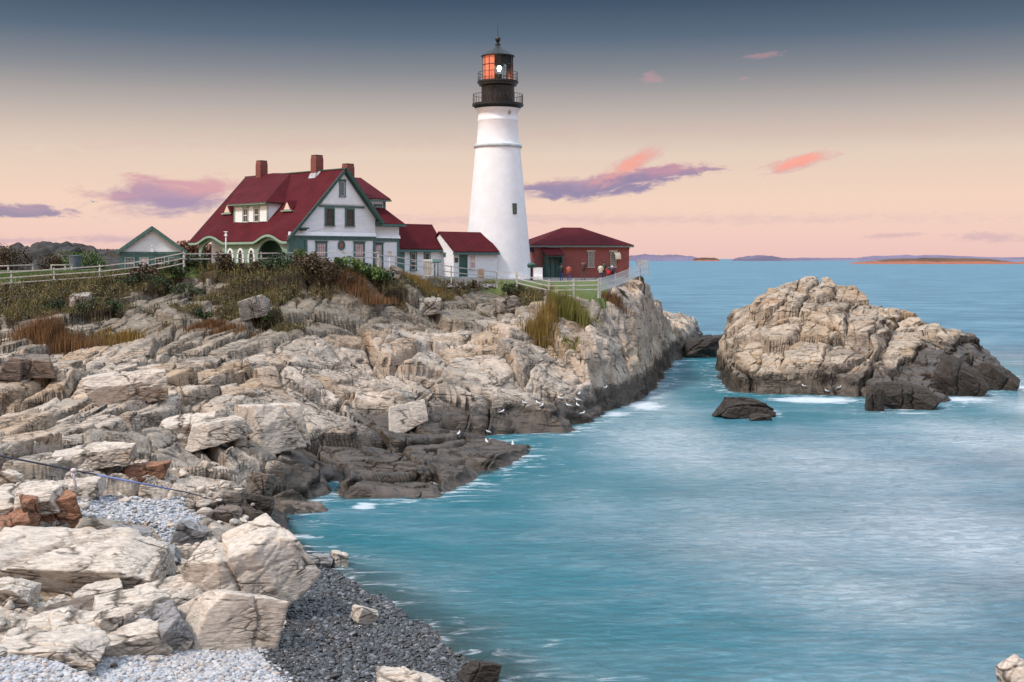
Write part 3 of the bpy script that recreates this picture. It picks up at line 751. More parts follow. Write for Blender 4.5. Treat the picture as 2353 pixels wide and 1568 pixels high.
def boulder(name, label, mat, base, size, rz=0.0, tilt=(0, 0), seed=1, cuts=7, level=5, crack=1, sink=.15, tip=0.0, cat='boulder', spall=.75):
    """base: point where it rests; size: width, depth, height"""
    rs = np.random.RandomState(seed)
    v, f = ICO[level]
    nrm = [(1, 0, 0), (-1, 0, 0), (0, 1, 0), (0, -1, 0), (0, 0, 1), (0, 0, -1)]; dist = [1, 1, 1, 1, 1, 1]
    for i in range(6):  # faces lean a little
        q = np.array(nrm[i]) + rs.uniform(-.22, .22, 3); nrm[i] = tuple(q / np.linalg.norm(q))
    for _ in range(cuts):
        q = rs.normal(size=3); q[2] = abs(q[2]) * .8 + tip; q /= np.linalg.norm(q)
        nrm.append(tuple(q)); dist.append(rs.uniform(.98, 1.28))
    Nn = np.array(nrm); D = np.array(dist)
    dots = v @ Nn.T
    r = np.where(dots > 1e-4, D / np.maximum(dots, 1e-4), 9).min(1)
    p = v * r[:, None] * np.array(size) / 2
    # bedding ribs, joints and chipping
    sc = 1.0 / max(.35, max(size)) * 2.2
    bed = rs.normal(size=3); bed[2] = abs(bed[2]) + .8; bed /= np.linalg.norm(bed)
    q = p @ bed
    rib = vn2(q * 5 * sc + fbm3(p[:, 0] * sc, p[:, 1] * sc, p[:, 2] * sc, seed, 3) * 2, np.zeros(len(q)), seed + 3) - .5
    chip = fbm3(p[:, 0] * 2.2 * sc, p[:, 1] * 2.2 * sc, p[:, 2] * 2.2 * sc, seed + 9, 5, .6) - .5
    disp = (rib * .05 + chip * .09) * (.35 + .65 * spall)
    for c in range(crack):
        w = rs.normal(size=3); w[2] *= .35; w /= np.linalg.norm(w)
        e = p @ w - rs.uniform(-.25, .25) * min(size[:2]) + (fbm3(p[:, 0] * 1.3, p[:, 1] * 1.3, p[:, 2] * 1.3, seed + c, 3) - .5) * .3 * max(size) ** .5
        disp = disp - np.exp(-(e / (.025 * max(size) ** .7)) ** 2) * .16
    # broken faces: blocks of two sizes spalled off along the beds and joints
    ax = np.cross(bed, (.3, .8, .1)); ax /= np.linalg.norm(ax); ay = np.cross(bed, ax)
    lo = np.stack([p @ ax, p @ ay, p @ bed], 1)
    mn = min(size)
    for cs_, am_ in ((.85, .13), (.34, .055)):
        r_, e_ = cells3(lo / (np.array([1.25, .9, .5]) * cs_ * max(mn, .45)) + seed * 1.7, seed)
        disp = disp - spall * am_ * np.where(r_ > .42, (r_ - .42) / .58, 0) - np.exp(-(e_ / .05) ** 2) * .05 * spall
    p = p + v * (disp * min(size) * .75)[:, None]
    rx, ry = tilt
    m = np.array(Matrix.Rotation(rx, 3, 'X') @ Matrix.Rotation(ry, 3, 'Y'))
    p = p @ m.T
    zmin = np.quantile(p[:, 2], .03)
    p[:, 2] -= zmin + sink * size[2]
    o = np_mesh(name, p, f, mat, None, False)
    o.location = base; o.rotation_euler = (0, 0, rz)
    return tag(o, label, cat)
def rest(x, y, z):
    """a surveyed resting point at known height, dropped to the built ground"""
    p = atz(x, y, z)
    return Vector((p.x, p.y, ground(p.x, p.y)))
BL = [  # label, material, mark (x, y, z guess), size, rz, tilt, seed, cuts, crack
    ('big cream block split by a crack, standing at the edge of the dark wet pebbles', 'boulder', (528, 1466, .75), (2.3, 1.8, 1.45), .45, (0, .10), 12, 2, 2),
    ('largest leaning boulder with slanting ribs, its pointed top against the water', 'boulder', (562, 1392, .7), (3.7, 2.3, 2.35), .35, (.15, -.42), 23, 6, 2),
    ('broken brown block at the left foot of the leaning boulder', 'boulder_brown', (462, 1318, 1.4), (1.7, 1.3, 1.25), .2, (.1, .1), 34, 5, 2),
    ('cream wedge between the leaning boulder and the cracked block', 'boulder', (510, 1378, 1.1), (1.5, 1.1, .75), .1, (.2, -.2), 45, 6, 1),
    ('long pale slab with rusty lower edge below the red stones', 'boulder', (175, 1285, 2.0), (5.6, 2.6, 1.55), .12, (.22, .03), 56, 4, 2),
    ('rust red stone with a split face, nearest the left pebble patch', 'boulder_rust', (122, 1192, 2.0), (1.5, 1.2, 1.25), .5, (.1, -.15), 67, 4, 2),
    ('narrow rust red stone wedged left of the split red one', 'boulder_rust', (70, 1206, 2.0), (.6, .9, 1.0), .5, (.1, -.15), 68, 4, 1),
    ('low rust red stone at the photo\'s left edge, lowest of the red ones', 'boulder_rust', (25, 1215, 2.0), (1.2, 1.1, .8), .4, (.1, -.15), 69, 4, 1),
    ('cream stone on top of the rust red ones', 'boulder', (55, 1128, 3.1), (2.8, 1.9, .9), .4, (.15, -.1), 70, 5, 1),
    ('grey upright slab in the pebble patch behind the leaning boulder', 'boulder_grey', (438, 1232, 1.3), (1.25, .9, .95), .4, (.2, .35), 78, 5, 0),
    ('pale three sided stone lying alone on the wet pebbles', 'boulder', (836, 1418, .35), (.72, .6, .52), .7, (.1, .5), 89, 3, 0),
    ('pale upright stone at the water\'s edge beside the leaning boulder', 'boulder', (783, 1296, .05), (.62, .5, .62), .3, (0, .2), 90, 5, 1),
    ('low grey stones awash left of the pale upright stone', 'boulder_grey', (725, 1298, .1), (1.3, .8, .5), .2, (0, .1), 91, 5, 2),
    ('dark olive stone in the wash at the lower end of the beach', 'boulder_wet', (1103, 1555, .15), (.95, .7, .62), .2, (0, .25), 92, 5, 1),
    ('cream boulder at the bottom edge, left of its twin', 'boulder', (915, 1592, .5), (1.05, .9, .85), .2, (0, -.15), 93, 5, 1),
    ('cream boulder at the bottom edge, right of its twin', 'boulder', (985, 1598, .45), (1.15, .9, .75), .1, (0, .2), 94, 5, 1),
    ('pale slab with a dark undercut front on the dry pebbles, bottom left', 'boulder', (110, 1497, 1.55), (2.7, 1.5, .8), .1, (.1, .05), 101, 4, 1),
    ('smooth cream stone right of the undercut slab', 'boulder', (170, 1480, 1.5), (1.3, 1.0, .7), .2, (.2, .1), 102, 5, 0),
    ('square cream block behind the dry pebbles with a dark hollow', 'boulder', (200, 1418, 1.7), (1.9, 1.4, .95), .5, (.2, -.1), 103, 5, 2),
    ('long grey ribbed slab left of the cracked cream block', 'boulder_grey', (375, 1440, 1.4), (1.3, 1.7, 1.1), .6, (.15, -.25), 104, 4, 2),
    ('cream slab under the grey ribbed slab, touching the dry pebbles', 'boulder', (300, 1458, 1.45), (1.9, 1.0, .7), .3, (.1, -.1), 105, 5, 1),
    ('orange streaked slab in the middle of the foreground pile', 'boulder', (300, 1375, 1.8), (2.2, 1.6, .85), .5, (.2, -.2), 106, 5, 1),
    ('white stone on the foreground pile between orange slab and leaning boulder', 'boulder', (400, 1350, 1.6), (1.7, 1.4, .8), .5, (.2, -.2), 107, 5, 2),
    ('brown hollowed rock at the upper left of the foreground pile', 'boulder_brown', (170, 1350, 2.1), (2.2, 1.5, .8), .4, (.2, -.1), 108, 5, 2),
    ('thin blue grey slab tilted beside the grey upright slab', 'boulder_grey', (330, 1275, 1.7), (2.3, 1.3, .45), .3, (.15, -.2), 109, 4, 0),
    ('pair of small cream stones leaning on the blue grey slab', 'boulder', (295, 1305, 1.75), (1.0, .8, .6), .6, (.2, -.4), 110, 5, 2),
    ('cream stone half buried at the left edge below the long slab', 'boulder', (15, 1330, 2.2), (1.6, 1.2, .9), .3, (.1, 0), 111, 5, 1),
    ('long flat slab along the left edge of the foreground pile', 'boulder', (70, 1400, 1.9), (2.9, 1.6, .8), .35, (.2, -.1), 112, 4, 1),
    ('big squared cream block with jointed right face above the dark ledge', 'boulder', (632, 1058, 1.5), (3.0, 2.5, 2.0), .45, (.12, -.05), 113, 4, 2),
    ('squared block perched on the left slope below the grass', 'boulder_brown', (72, 882, 5.1), (2.2, 1.6, 1.15), .1, (0, .05), 114, 3, 1),
    ('small squared block left of the perched one', 'boulder_brown', (25, 882, 5.2), (1.2, 1.2, .95), .1, (0, .05), 115, 3, 1),
    ('brown weathered boulder at the waterline of the inlet', 'boulder_brown', (700, 1158, .3), (3.0, 1.9, 1.75), .2, (.05, .12), 116, 7, 2),
    ('russet boulder wedged left of the inlet boulder', 'boulder_brown', (600, 1165, .7), (1.1, 1.1, 1.25), .2, (.05, .12), 117, 6, 1),
    ('pale heart shaped slab leaning on the ledges above the gulls', 'boulder', (935, 955, 1.9), (2.5, .9, 1.5), .35, (-.35, -.3), 118, 4, 1),
    ('lone pale stone sitting in the brown grass below the house', 'stone', (907, 640, 0), (1.0, .7, 1.0), .3, (0, .3), 119, 4, 0),
    ('flat pale stone in the grass left of the lone pale stone', 'stone', (883, 640, 0), (1.3, .8, .5), -.4, (0, .35), 120, 4, 0),
    ('pale outcrop with shadowed cleft faces below the shrubs', 'outcrop', (585, 726, 0), (2.0, 1.5, 1.5), .3, (.1, -.15), 121, 4, 2),
    ('jointed outcrop with a dark cleft right of the brown grass', 'outcrop', (985, 725, 0), (1.9, 1.4, 1.3), .3, (.1, -.1), 123, 4, 2),
    ('bulging outcrop beside the golden grass clump', 'outcrop', (1165, 715, 0), (2.0, 1.5, 1.4), .3, (.1, -.1), 124, 5, 2),
    ('pale upright boulder among the plants at the far left', 'outcrop', (185, 708, 0), (1.5, 1.2, 1.2), .3, (.1, -.1), 125, 5, 2),
]
BL += [
    ('thin cream slab standing on edge between the undercut slab and the cracked block', 'boulder', (262, 1432, 1.5), (1.1, .8, .85), .7, (.1, -.3), 151, 5, 1),
    ('small cream cube at the left foot of the cracked block', 'boulder', (405, 1462, 1.2), (.75, .65, .55), .3, (.1, .2), 152, 4, 0),
    ('peach stone lying between the long slab and the foreground pile', 'boulder', (225, 1325, 1.9), (1.5, .9, .6), .4, (.15, -.15), 153, 5, 1),
    ('small tan stone on the ledge under the pale slab\'s right end', 'boulder_brown', (372, 1300, 1.6), (.9, .7, .55), .2, (.1, .2), 154, 5, 1),
    ('grey stone resting on the small pebbles behind the long slab', 'boulder_grey', (305, 1215, 1.8), (1.3, .8, .4), .1, (.15, .1), 155, 4, 0),
    ('low brown stone between the slanting rod and the inlet', 'boulder_brown', (520, 1180, 1.1), (1.3, .9, .6), .3, (.1, .1), 156, 5, 1),
    ('dark stone at the water just behind the pointed top of the leaning boulder', 'boulder_wet', (590, 1196, .4), (1.4, .8, .7), .2, (.1, .1), 157, 6, 1),
    ('pale slab in front of the slanting rod, left of the pebble hollow', 'boulder', (160, 1120, 2.7), (2.4, 1.2, .7), .3, (.15, -.1), 158, 5, 1),
    ('russet slab above the pebble hollow beneath the rod', 'boulder_rust', (335, 1108, 2.2), (1.9, .8, .6), .2, (.1, -.1), 159, 5, 1),
    ('pale flat slab behind the rod at the left', 'boulder', (215, 1075, 2.9), (3.4, 1.4, .8), .25, (.12, -.06), 160, 4, 1),
    ('cream stone set upright at the left edge where the rod enters', 'boulder', (24, 1082, 3.4), (.9, .8, .9), .2, (.1, .1), 161, 4, 0),
    ('long pale ledge slab left of the big squared block', 'boulder', (500, 1040, 2.4), (2.8, 1.5, 1.1), .4, (.12, -.2), 162, 5, 2),
    ('peach rounded slab on the mid left slope', 'boulder', (300, 905, 4.9), (3.6, 1.6, 1.5), .35, (.15, -.12), 163, 5, 1),
    ('pale wedge slab right of the peach rounded one', 'boulder', (430, 960, 4.0), (2.6, 1.4, .9), .4, (.12, -.12), 164, 5, 1)]
for i, (lb, mk, mark, size, rz, tl_, sd, cu, cr) in enumerate(BL):
    cat = 'boulder'
    if mark[2] == 0:
        b = hit(mark[0], mark[1]); cat = 'rock outcrop' if mk == 'outcrop' else 'stone'
    else: b = rest(*mark)
    nm = {'outcrop': 'rock_outcrop', 'stone': 'stone'}.get(mk, 'boulder')
    boulder(nm, lb, M[{'outcrop': 'outcrop', 'stone': 'outcrop'}.get(mk, mk)], b, size, rz, tl_, sd, cu, 6 if max(size) > .9 else 5, cr, cat=cat, spall={12: .12, 23: .4, 56: .45, 113: .25, 89: .1, 114: .3, 115: .3, 118: .2}.get(sd, .75))
for lb, mk, mark, size, rz, tl_, sd in (
        ('dark wet rock awash in front of the tan islet', 'boulder_wet', (1712, 955, .0), (4.1, 2.4, 1.75), .1, (0, .16), 147),
        ('small dark rock at the right foot of the awash rock', 'boulder_wet', (1748, 963, .0), (1.7, 1.1, .7), .1, (0, .1), 132),
        ('black rock sill bridging the gap between cliff and islet', 'boulder_wet', (1628, 820, .0), (6.2, 4.0, 3.2), .2, (0, -.05), 143),
        ('wet slanting slab at the seaward end of the islet, farthest right', 'boulder_wet', (2288, 894, .0), (4.0, 2.2, 2.2), -.3, (0, .45), 134),
        ('wet slanting slab leaning on the islet, left of the farthest one', 'boulder_wet', (2205, 908, .0), (4.4, 2.4, 3.0), -.3, (.1, .5), 135),
        ('ribbed wet slab running into the sea below the islet', 'boulder_wet', (2085, 938, .0), (4.6, 2.4, 2.1), -.2, (.25, .3), 136),
        ('small wet rock left of the ribbed slab below the islet', 'boulder_wet', (2012, 944, .0), (1.4, 1.3, 2.4), -.2, (.2, .1), 137),
        ('pale jagged rock rising at the bottom right corner', 'boulder', (2345, 1610, .0), (1.1, .9, 1.5), .1, (0, .1), 138)):
    p = atz(*mark); p.z = -.25
    boulder('sea_rock', lb, M[mk], p, size, rz, tl_, sd, 11, 6, 2, cat='sea rock')

# ------------------------------------------------------------------ pebbles: nobody could count them
def pebbles(name, label, mat, n, region, seed, smin, smax, cond):
    rs = np.random.RandomState(seed)
    px = rs.uniform(region[0], region[1], n * 3); py = rs.uniform(region[2], region[3], n * 3)
    h, d, bm, pm, pl, _t = chunked(shore_height, px, py)
    ok = cond(px, py, h, bm)
    px, py, h = px[ok][:n], py[ok][:n], h[ok][:n]
    m = len(px)
    V, F = ICO[2] if True else ICO[1]
    s = smin + (smax - smin) * rs.rand(m) ** 2.2
    an = rs.rand(m) * 2 * PI; sc = np.stack([s * rs.uniform(.8, 1.3, m), s * rs.uniform(.6, 1.0, m), s * rs.uniform(.38, .65, m)], 1)
    P = V[None] * sc[:, None, :] * .5
    P = P * (1 + (rs.rand(m, len(V), 1) - .5) * .12)
    tx = rs.normal(0, .25, m)
    P[:, :, 2] += P[:, :, 0] * tx[:, None]
    c, s_ = np.cos(an)[:, None], np.sin(an)[:, None]
    X = P[:, :, 0] * c - P[:, :, 1] * s_ + px[:, None]; Y = P[:, :, 0] * s_ + P[:, :, 1] * c + py[:, None]
    Z = P[:, :, 2] + h[:, None] + sc[:, 2, None] * rs.uniform(-.1, .75, m)[:, None] * .5
    Vv = np.stack([X, Y, Z], 2).reshape(-1, 3)
    Ff = (F[None] + (np.arange(m) * len(V))[:, None, None]).reshape(-1, 3)
    o = np_mesh(name, Vv, Ff, mat, None, True)
    return tag(o, label, 'pebbles', None, 'stuff')
pebbles('dry_pebbles', 'dry pale grey pebbles heaped at the lower left corner', M['pebble'], QN(15000), (-17, -3.5, 29, 37.5), 1, .07, .21, lambda x, y, h, b: (b > .4) & (wet_side(x, y) < .7 * (fbm2(x * .9, y * .9, 43, 3) - .5)) & (y < 37.2))
pebbles('wet_pebbles', 'wet dark pebbles along the edge of the sea', M['pebble_wet'], QN(19000), (-12.5, 0, 29, 48.5), 2, .06, .23, lambda x, y, h, b: (b > .4) & (h > -.05) & ((wet_side(x, y) > .7 * (fbm2(x * .9, y * .9, 43, 3) - .5) - .15) | (y > 36.8)))
pebbles('patch_pebbles', 'grey pebbles filling the hollow between the pale slabs', M['pebble'], QN(2600), (-21, -11, 44, 56), 3, .08, .24, lambda x, y, h, b: (b > .45))

# angular rubble lodged between the boulders
def rubble(n, seed):
    rs = np.random.RandomState(seed)
    V, F = ICO[3]
    vs, fs, off = [], [], 0
    spots = [atz(*q) for q in ((100, 1440, 1.8), (300, 1420, 1.6), (420, 1400, 1.4), (250, 1340, 1.9), (380, 1290, 1.6), (470, 1330, 1.2), (60, 1330, 2.2), (560, 1390, .9), (200, 1110, 2.7), (350, 1090, 2.5), (480, 1130, 1.8), (560, 1190, 1.0), (420, 1230, 1.4))]
    for _ in range(n):
        c = spots[rs.randint(len(spots))]; x, y = c.x + rs.normal(0, 1.1), c.y + rs.normal(0, 1.2)
        N = rs.normal(size=(11, 3)); N /= np.linalg.norm(N, axis=1)[:, None]
        d = V @ N.T; r = np.where(d > 1e-3, rs.uniform(.55, 1.0, 11) / np.maximum(d, 1e-3), 9).min(1)
        r = np.minimum(r, 1.6)
        p = V * r[:, None] * (.08 + .20 * rs.rand() ** 2) * np.array([1.2, .9, .65])
        a = rs.rand() * 6.28; p = np.stack([p[:, 0] * math.cos(a) - p[:, 1] * math.sin(a), p[:, 0] * math.sin(a) + p[:, 1] * math.cos(a), p[:, 2]], 1)
        vs.append((p, x, y)); fs.append(F + off); off += len(V)
    gz_ = ground_np(np.array([q[1] for q in vs]), np.array([q[2] for q in vs]))
    P = np.concatenate([q[0] + np.array([q[1], q[2], z + .04]) for q, z in zip(vs, gz_)])
    tag(np_mesh('rubble', P, np.concatenate(fs), M['boulder']), 'broken rock rubble lodged between the foreground boulders', 'rubble', None, 'stuff')
rubble(QN(420), 9)
# ------------------------------------------------------------------ lighthouse
TWX, TWY, TZ0 = at(1144, 640, 124.2).x, 124.2, 9.75
def tz(ysrc): return EYE - (ysrc - 971.0) / 4600.0 * 124.2      # height of a mark on the tower axis
light = thing('lighthouse', 'tall white tapering lighthouse tower with black lantern room on top', 'lighthouse', (TWX, TWY, TZ0))
b = MB(TZ0)
prof = [(3.62, TZ0 - .8), (3.60, TZ0)]
for ys in range(1035, 556, -20): prof.append(((84 + .0925 * (ys - 556)) / 37.05, tz(ys)))
prof += [(2.30, tz(556)), (2.19, tz(541)), (2.14, tz(536)), (2.0, tz(458)), (2.05, tz(455)), (2.05, tz(449)), (1.98, tz(446)), (1.97, tz(426)), (2.06, tz(423)), (2.09, tz(418)), (2.2, tz(414)), (2.3, tz(410))]
b.lathe(prof, 96)
b.build('shaft', M['tower'], light, True)
b = MB(TZ0); b.lathe([(2.2, tz(557)), (2.40, tz(556)), (2.45, tz(552)), (2.45, tz(547)), (2.36, tz(543)), (2.12, tz(542))], 96)
b.build('belt_course', paint('grey_white_band', (.52, .58, .60), .5, .1, 2), light, True)
def gallery(name, r, zb, zt, rin):
    b = MB(TZ0); b.lathe([(rin, zb - .34), (rin + .25, zb - .22), (r - .12, zb), (r, zb + .03), (r, zt), (rin - .1, zt)], 64)
    b.build(name, M['black'], light, False)
gallery('main_gallery_deck', 2.6, tz(400), tz(392), 2.0)
gallery('lantern_gallery_deck', 2.08, tz(314), tz(306), 1.66)
def railing(name, r, z0, z1, n, rails, rad):
    b = MB(TZ0)
    for i in range(n):
        a = 2 * PI * i / n + .1
        b.tube([(r * math.cos(a), r * math.sin(a), z0), (r * math.cos(a), r * math.sin(a), z1 + .05)], rad, 5)
    for z in rails:
        b.tube([(r * math.cos(2 * PI * i / 48), r * math.sin(2 * PI * i / 48), z) for i in range(49)], rad * 1.15, 5, cap=False)
    b.build(name, M['black'], light, True)
railing('main_gallery_railing', 2.52, tz(393), tz(357), 40, (tz(357), tz(391)), .020)
railing('lantern_gallery_railing', 2.0, tz(307), tz(274), 16, (tz(274), tz(296)), .024)
b = MB(TZ0); b.lathe([(1.665, tz(398)), (1.665, tz(316)), (1.72, tz(314))], 48); b.build('watch_room', M['iron'], light, True)
b = MB(TZ0)
def arc_pt(ang, r, z): return (r * math.sin(ang), -r * math.cos(ang), z)
pts = [arc_pt(-.33, 1.69, tz(390)), arc_pt(-.33, 1.69, tz(345))] + [arc_pt(-.19 - .14 * math.cos(t), 1.69, tz(345) + .32 * math.sin(t)) for t in np.linspace(0, PI, 9)] + [arc_pt(-.05, 1.69, tz(390))]
b.tube(pts, .03, 5); b.build('watch_room_door', M['black'], light)
b = MB(TZ0)
b.box((.75, -1.60, tz(352) - .30), (1.05, -1.40, tz(352) + .06))
for k in range(3): b.box((.75 , -1.62, tz(352) - k * .12), (1.05, -1.38, tz(352) - k * .12 + .05))
b.build('watch_room_vent', M['black'], light)
# lantern: sixteen sides, glazed to the right, blank sunset-tinted panels to the left
NL = 16; RL = 1.555; z0, z1 = tz(306), tz(211)
b = MB(TZ0)
for i in range(NL):
    a = 2 * PI * (i + .5) / NL
    b.beam((RL * math.cos(a), RL * math.sin(a), z0), (RL * math.cos(a), RL * math.sin(a), z1), .045, .045, (math.cos(a), math.sin(a), 0))
for z in (z0 + .04, tz(246), z1 - .05):
    b.tube([(RL * math.cos(2 * PI * (i + .5) / NL), RL * math.sin(2 * PI * (i + .5) / NL), z) for i in range(NL + 1)], .03, 5, cap=False)
b.build('lantern_frame', M['black'], light)
def panel(i, r):
    a, c = 2 * PI * (i + .5) / NL, 2 * PI * (i + 1.5) / NL
    return [(r * math.cos(a), r * math.sin(a), z0), (r * math.cos(c), r * math.sin(c), z0), (r * math.cos(c), r * math.sin(c), z1), (r * math.cos(a), r * math.sin(a), z1)]
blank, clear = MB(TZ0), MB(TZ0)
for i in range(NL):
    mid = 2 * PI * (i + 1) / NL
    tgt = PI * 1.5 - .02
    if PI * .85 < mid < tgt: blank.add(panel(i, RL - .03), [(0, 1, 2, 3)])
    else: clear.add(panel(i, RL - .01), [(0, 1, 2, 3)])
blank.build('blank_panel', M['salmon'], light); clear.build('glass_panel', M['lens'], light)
b = MB(TZ0); b.lathe([(.0, z0 + .15), (.42, z0 + .15), (.42, z0 + .75), (.0, z0 + .75)], 20); b.build('lamp_pedestal', M['iron'], light)
b = MB(TZ0); b.box((-.9, -.1, z1 - .7), (1.2, .9, z1 - .05)); b.build('roof_baffle', M['iron'], light)
lz = tz(262)
b = MB(TZ0); b.ell((.16, -.75, lz), (.22, .14, .30), 20, 14); b.build('lamp', M['lamp'], light, True)
b = MB(TZ0); b.lathe([(.50, lz + .22), (.52, lz + .36), (.2, lz + .5), (.0, lz + .5)], 20, (.12, -.7)); b.tube([(.62, -.6, z0 + .2), (.62, -.6, lz + .3)], .03, 6); b.build('lens_hood', M['dkgreen'], light, True)
b = MB(TZ0); b.lathe([(1.5, z1 - .1), (1.72, z1 - .06), (1.72, z1), (1.2, z1 + .42), (.28, tz(171)), (.30, tz(166)), (.2, tz(163)), (.14, tz(160)), (.2, tz(158)), (.14, tz(156)), (.14, tz(154))], NL); b.build('lantern_roof', M['black'], light)
b = MB(TZ0); b.ell((0, 0, tz(147.5)), (.285, .285, .285), 20, 14); b.build('ventilator_ball', M['black'], light, True)
b = MB(TZ0); b.tube([(0, 0, tz(138)), (0, 0, tz(110)), (0, 0, tz(86))], [.035, .022, .010], 6); b.build('lightning_rod', M['black'], light)
def tower_window(a, za, zb, hw):
    """tall sash window in the curved wall, a radians right of the viewer's side"""
    zc = (za + zb) / 2; r = (84 + .0925 * (971 - (zc - EYE) * 4600 / 124.2 - 556)) / 37.05
    cx, cy = r * math.sin(a), -r * math.cos(a)
    def P(u, d, z): return (cx + u * math.cos(a) + d * math.sin(a), cy + u * math.sin(a) - d * math.cos(a), z)
    f = MB(TZ0)
    def bx(u0, u1, d0, d1, za_, zb_):
        f.add([P(u0, d0, za_), P(u1, d0, za_), P(u1, d1, za_), P(u0, d1, za_), P(u0, d0, zb_), P(u1, d0, zb_), P(u1, d1, zb_), P(u0, d1, zb_)], [(0, 3, 2, 1), (4, 5, 6, 7), (0, 1, 5, 4), (1, 2, 6, 5), (2, 3, 7, 6), (3, 0, 4, 7)])
    bx(-hw, -hw + .07, -.1, .09, za, zb); bx(hw - .07, hw, -.1, .09, za, zb); bx(-hw + .07, hw - .07, -.1, .09, zb - .12, zb); bx(-hw + .07, hw - .07, -.1, .10, za, za + .07)
    bx(-hw + .07, hw - .07, -.06, .07, zc - .03, zc + .03); bx(-.014, .014, -.06, .065, za + .07, zb - .12)
    w = f.build('window', M['dkgreen'], light)
    f = MB(TZ0); bx(-hw + .07, hw - .07, -.1, .045, za + .07, zb - .12); f.build('pane', glass_mat('yellowish_stair_glass', (.16, .15, .10)), w)  # pane in a dull yellowish glass colour
tower_window(.63, tz(807), tz(767), .23)
b = MB(TZ0); b.ell((2.04 * math.sin(.62), -2.04 * math.cos(.62), tz(428)), (.16, .16, .24), 10, 8); b.build('vent_hood', M['concrete'], light, True)

# ------------------------------------------------------------------ keeper's house.  local frame: x along the gable wall, y back along the ridge
HZ = 10.6
HA = Vector((-17.987, 105.0, HZ))
house = thing('keepers_house', 'white clapboard house with steep red roof, green trim and an arched porch', 'house', HA, PI / 4)
HP = lambda: MB(HZ)
def prt(b, name, m, parent=None, smooth=False): return b.build(name, M[m] if isinstance(m, str) else m, parent or house, smooth)
RZ, RU = 19.72, 4.37
EU, EZ = -1.56, 13.62
SL = (RZ - EZ) / (RU - EU)
roofz = lambda u: EZ + SL * (u - EU)
SR = (RZ - 15.15) / (8.45 - RU)
rightz = lambda u: RZ - SR * (u - RU)
# walls
b = HP(); b.box((.32, 0, 9.6), (7.94, 15.0, 13.60)); b.box((7.9, .5, 9.6), (11.13, 9.0, 13.58)); prt(b, 'ground_floor_wall', 'white')
b = HP()
b.prism([(-1.32, 13.74), (7.98, 13.74), (7.98, rightz(7.98) - .2), (RU, RZ - .28), (-1.32, roofz(-1.32) - .2)], 'y', -.02, 15.0)
b.box((7.95, .48, 13.70), (11.17, 9.0, 14.95)); prt(b, 'upper_wall', 'white')
b = HP()   # jettied attic gable with a saw-tooth edge
b.prism([(1.95, 16.62), (6.62, 16.62), (RU, 19.25)], 'y', -.16, 0)
for i in range(31):
    u = 1.98 + i * .15
    b.prism([(u, 16.62), (u + .13, 16.62), (u + .065, 16.47)], 'y', -.155, -.12)
prt(b, 'attic_gable', 'white_plain')
b = HP()   # green belts, corner boards
b.box((.0, -.05, 13.42), (7.96, .1, 13.68)); b.prism([(-1.5, 13.68), (8.06, 13.68), (8.02, 13.78), (-1.45, 13.78)], 'y', -.14, .02)
b.box((7.96, .44, 13.36), (11.16, .6, 13.63)); b.box((.30, -.06, 9.6), (.55, .1, 13.42)); b.box((7.72, -.045, 9.6), (7.98, .5, 13.42)); b.box((10.95, .42, 9.6), (11.17, .55, 13.36))
b.box((1.75, -.10, 16.30), (6.7, .02, 16.46)); b.box((-1.45, -.03, 13.44), (0, .1, 13.66))
b.box((11.13, .55, 13.36), (11.2, 9.0, 13.63)); b.box((7.96, .40, 14.72), (11.3, .52, 14.95))
prt(b, 'belt_trim', 'green')
b = HP(); b.prism([(.4, 13.66), (.4, 13.95), (.49, 13.95), (.33, 13.68)], 'x', 7.98, 11.24); b.prism([(-.02, 13.80), (-.02, 14.1), (-.03, 14.1), (-.17, 13.80)], 'x', -1.4, 8.0); prt(b, 'flared_skirt', 'white_plain')
# window maker on a wall y = v facing the camera, or on x = u
def window(parent, ax, pos, a0, a1, za, zb, pane, casing='green', cw=.13, cols=2, rows=3, sash=True, out=-1, dz=HZ, sashm='white_plain', head=True, upper_only=False):
    def bx(b, p0, p1, d0, d1, q0, q1):
        lo, hi = sorted((pos + out * d0, pos + out * d1))
        if ax == 'y': b.box((p0, lo, q0), (p1, hi, q1))
        else: b.box((lo, p0, q0), (hi, p1, q1))
    f = MB(dz)
    bx(f, a0, a0 + cw, -.02, .07, za, zb); bx(f, a1 - cw, a1, -.02, .07, za, zb)
    bx(f, a0 + cw, a1 - cw, -.02, .07, zb - cw, zb); bx(f, a0 - .04, a1 + .04, -.02, .11, za - .08, za)
    if head: bx(f, a0 - .07, a1 + .07, -.02, .15, zb, zb + .09)
    w = f.build('window', M[casing], parent)
    g = MB(dz); i0, i1, j0, j1 = a0 + cw, a1 - cw, za, zb - cw
    bx(g, i0, i1, -.02, .012, j0, j1); g.build('pane', M[pane], w)
    s = MB(dz); t = .035
    bx(s, i0, i0 + t, .012, .04, j0, j1); bx(s, i1 - t, i1, .012, .04, j0, j1); bx(s, i0 + t, i1 - t, .012, .04, j1 - t, j1); bx(s, i0 + t, i1 - t, .012, .04, j0, j0 + t)
    jm = (j0 + j1) / 2
    if sash: bx(s, i0 + t, i1 - t, .012, .045, jm - .03, jm + .03)
    lo = jm if upper_only else j0
    for k in range(1, cols): 
        x = i0 + (i1 - i0) * k / cols; bx(s, x - .009, x + .009, .012, .03, lo + t, j1 - t)
    for k in range(1, rows):
        z = jm + (j1 - jm) * k / rows; bx(s, i0 + t, i1 - t, .012, .027, z - .009, z + .009)
    s.build('sash', M[sashm], w)
    return w
window(house, 'y', -.02, 1.42, 2.62, 10.9, 13.28, 'pink_blind', cols=4, rows=3, upper_only=True, sashm='green')
window(house, 'y', -.02, 5.55, 6.75, 10.9, 13.28, 'pink_blind', cols=4, rows=3, upper_only=True, sashm='green')
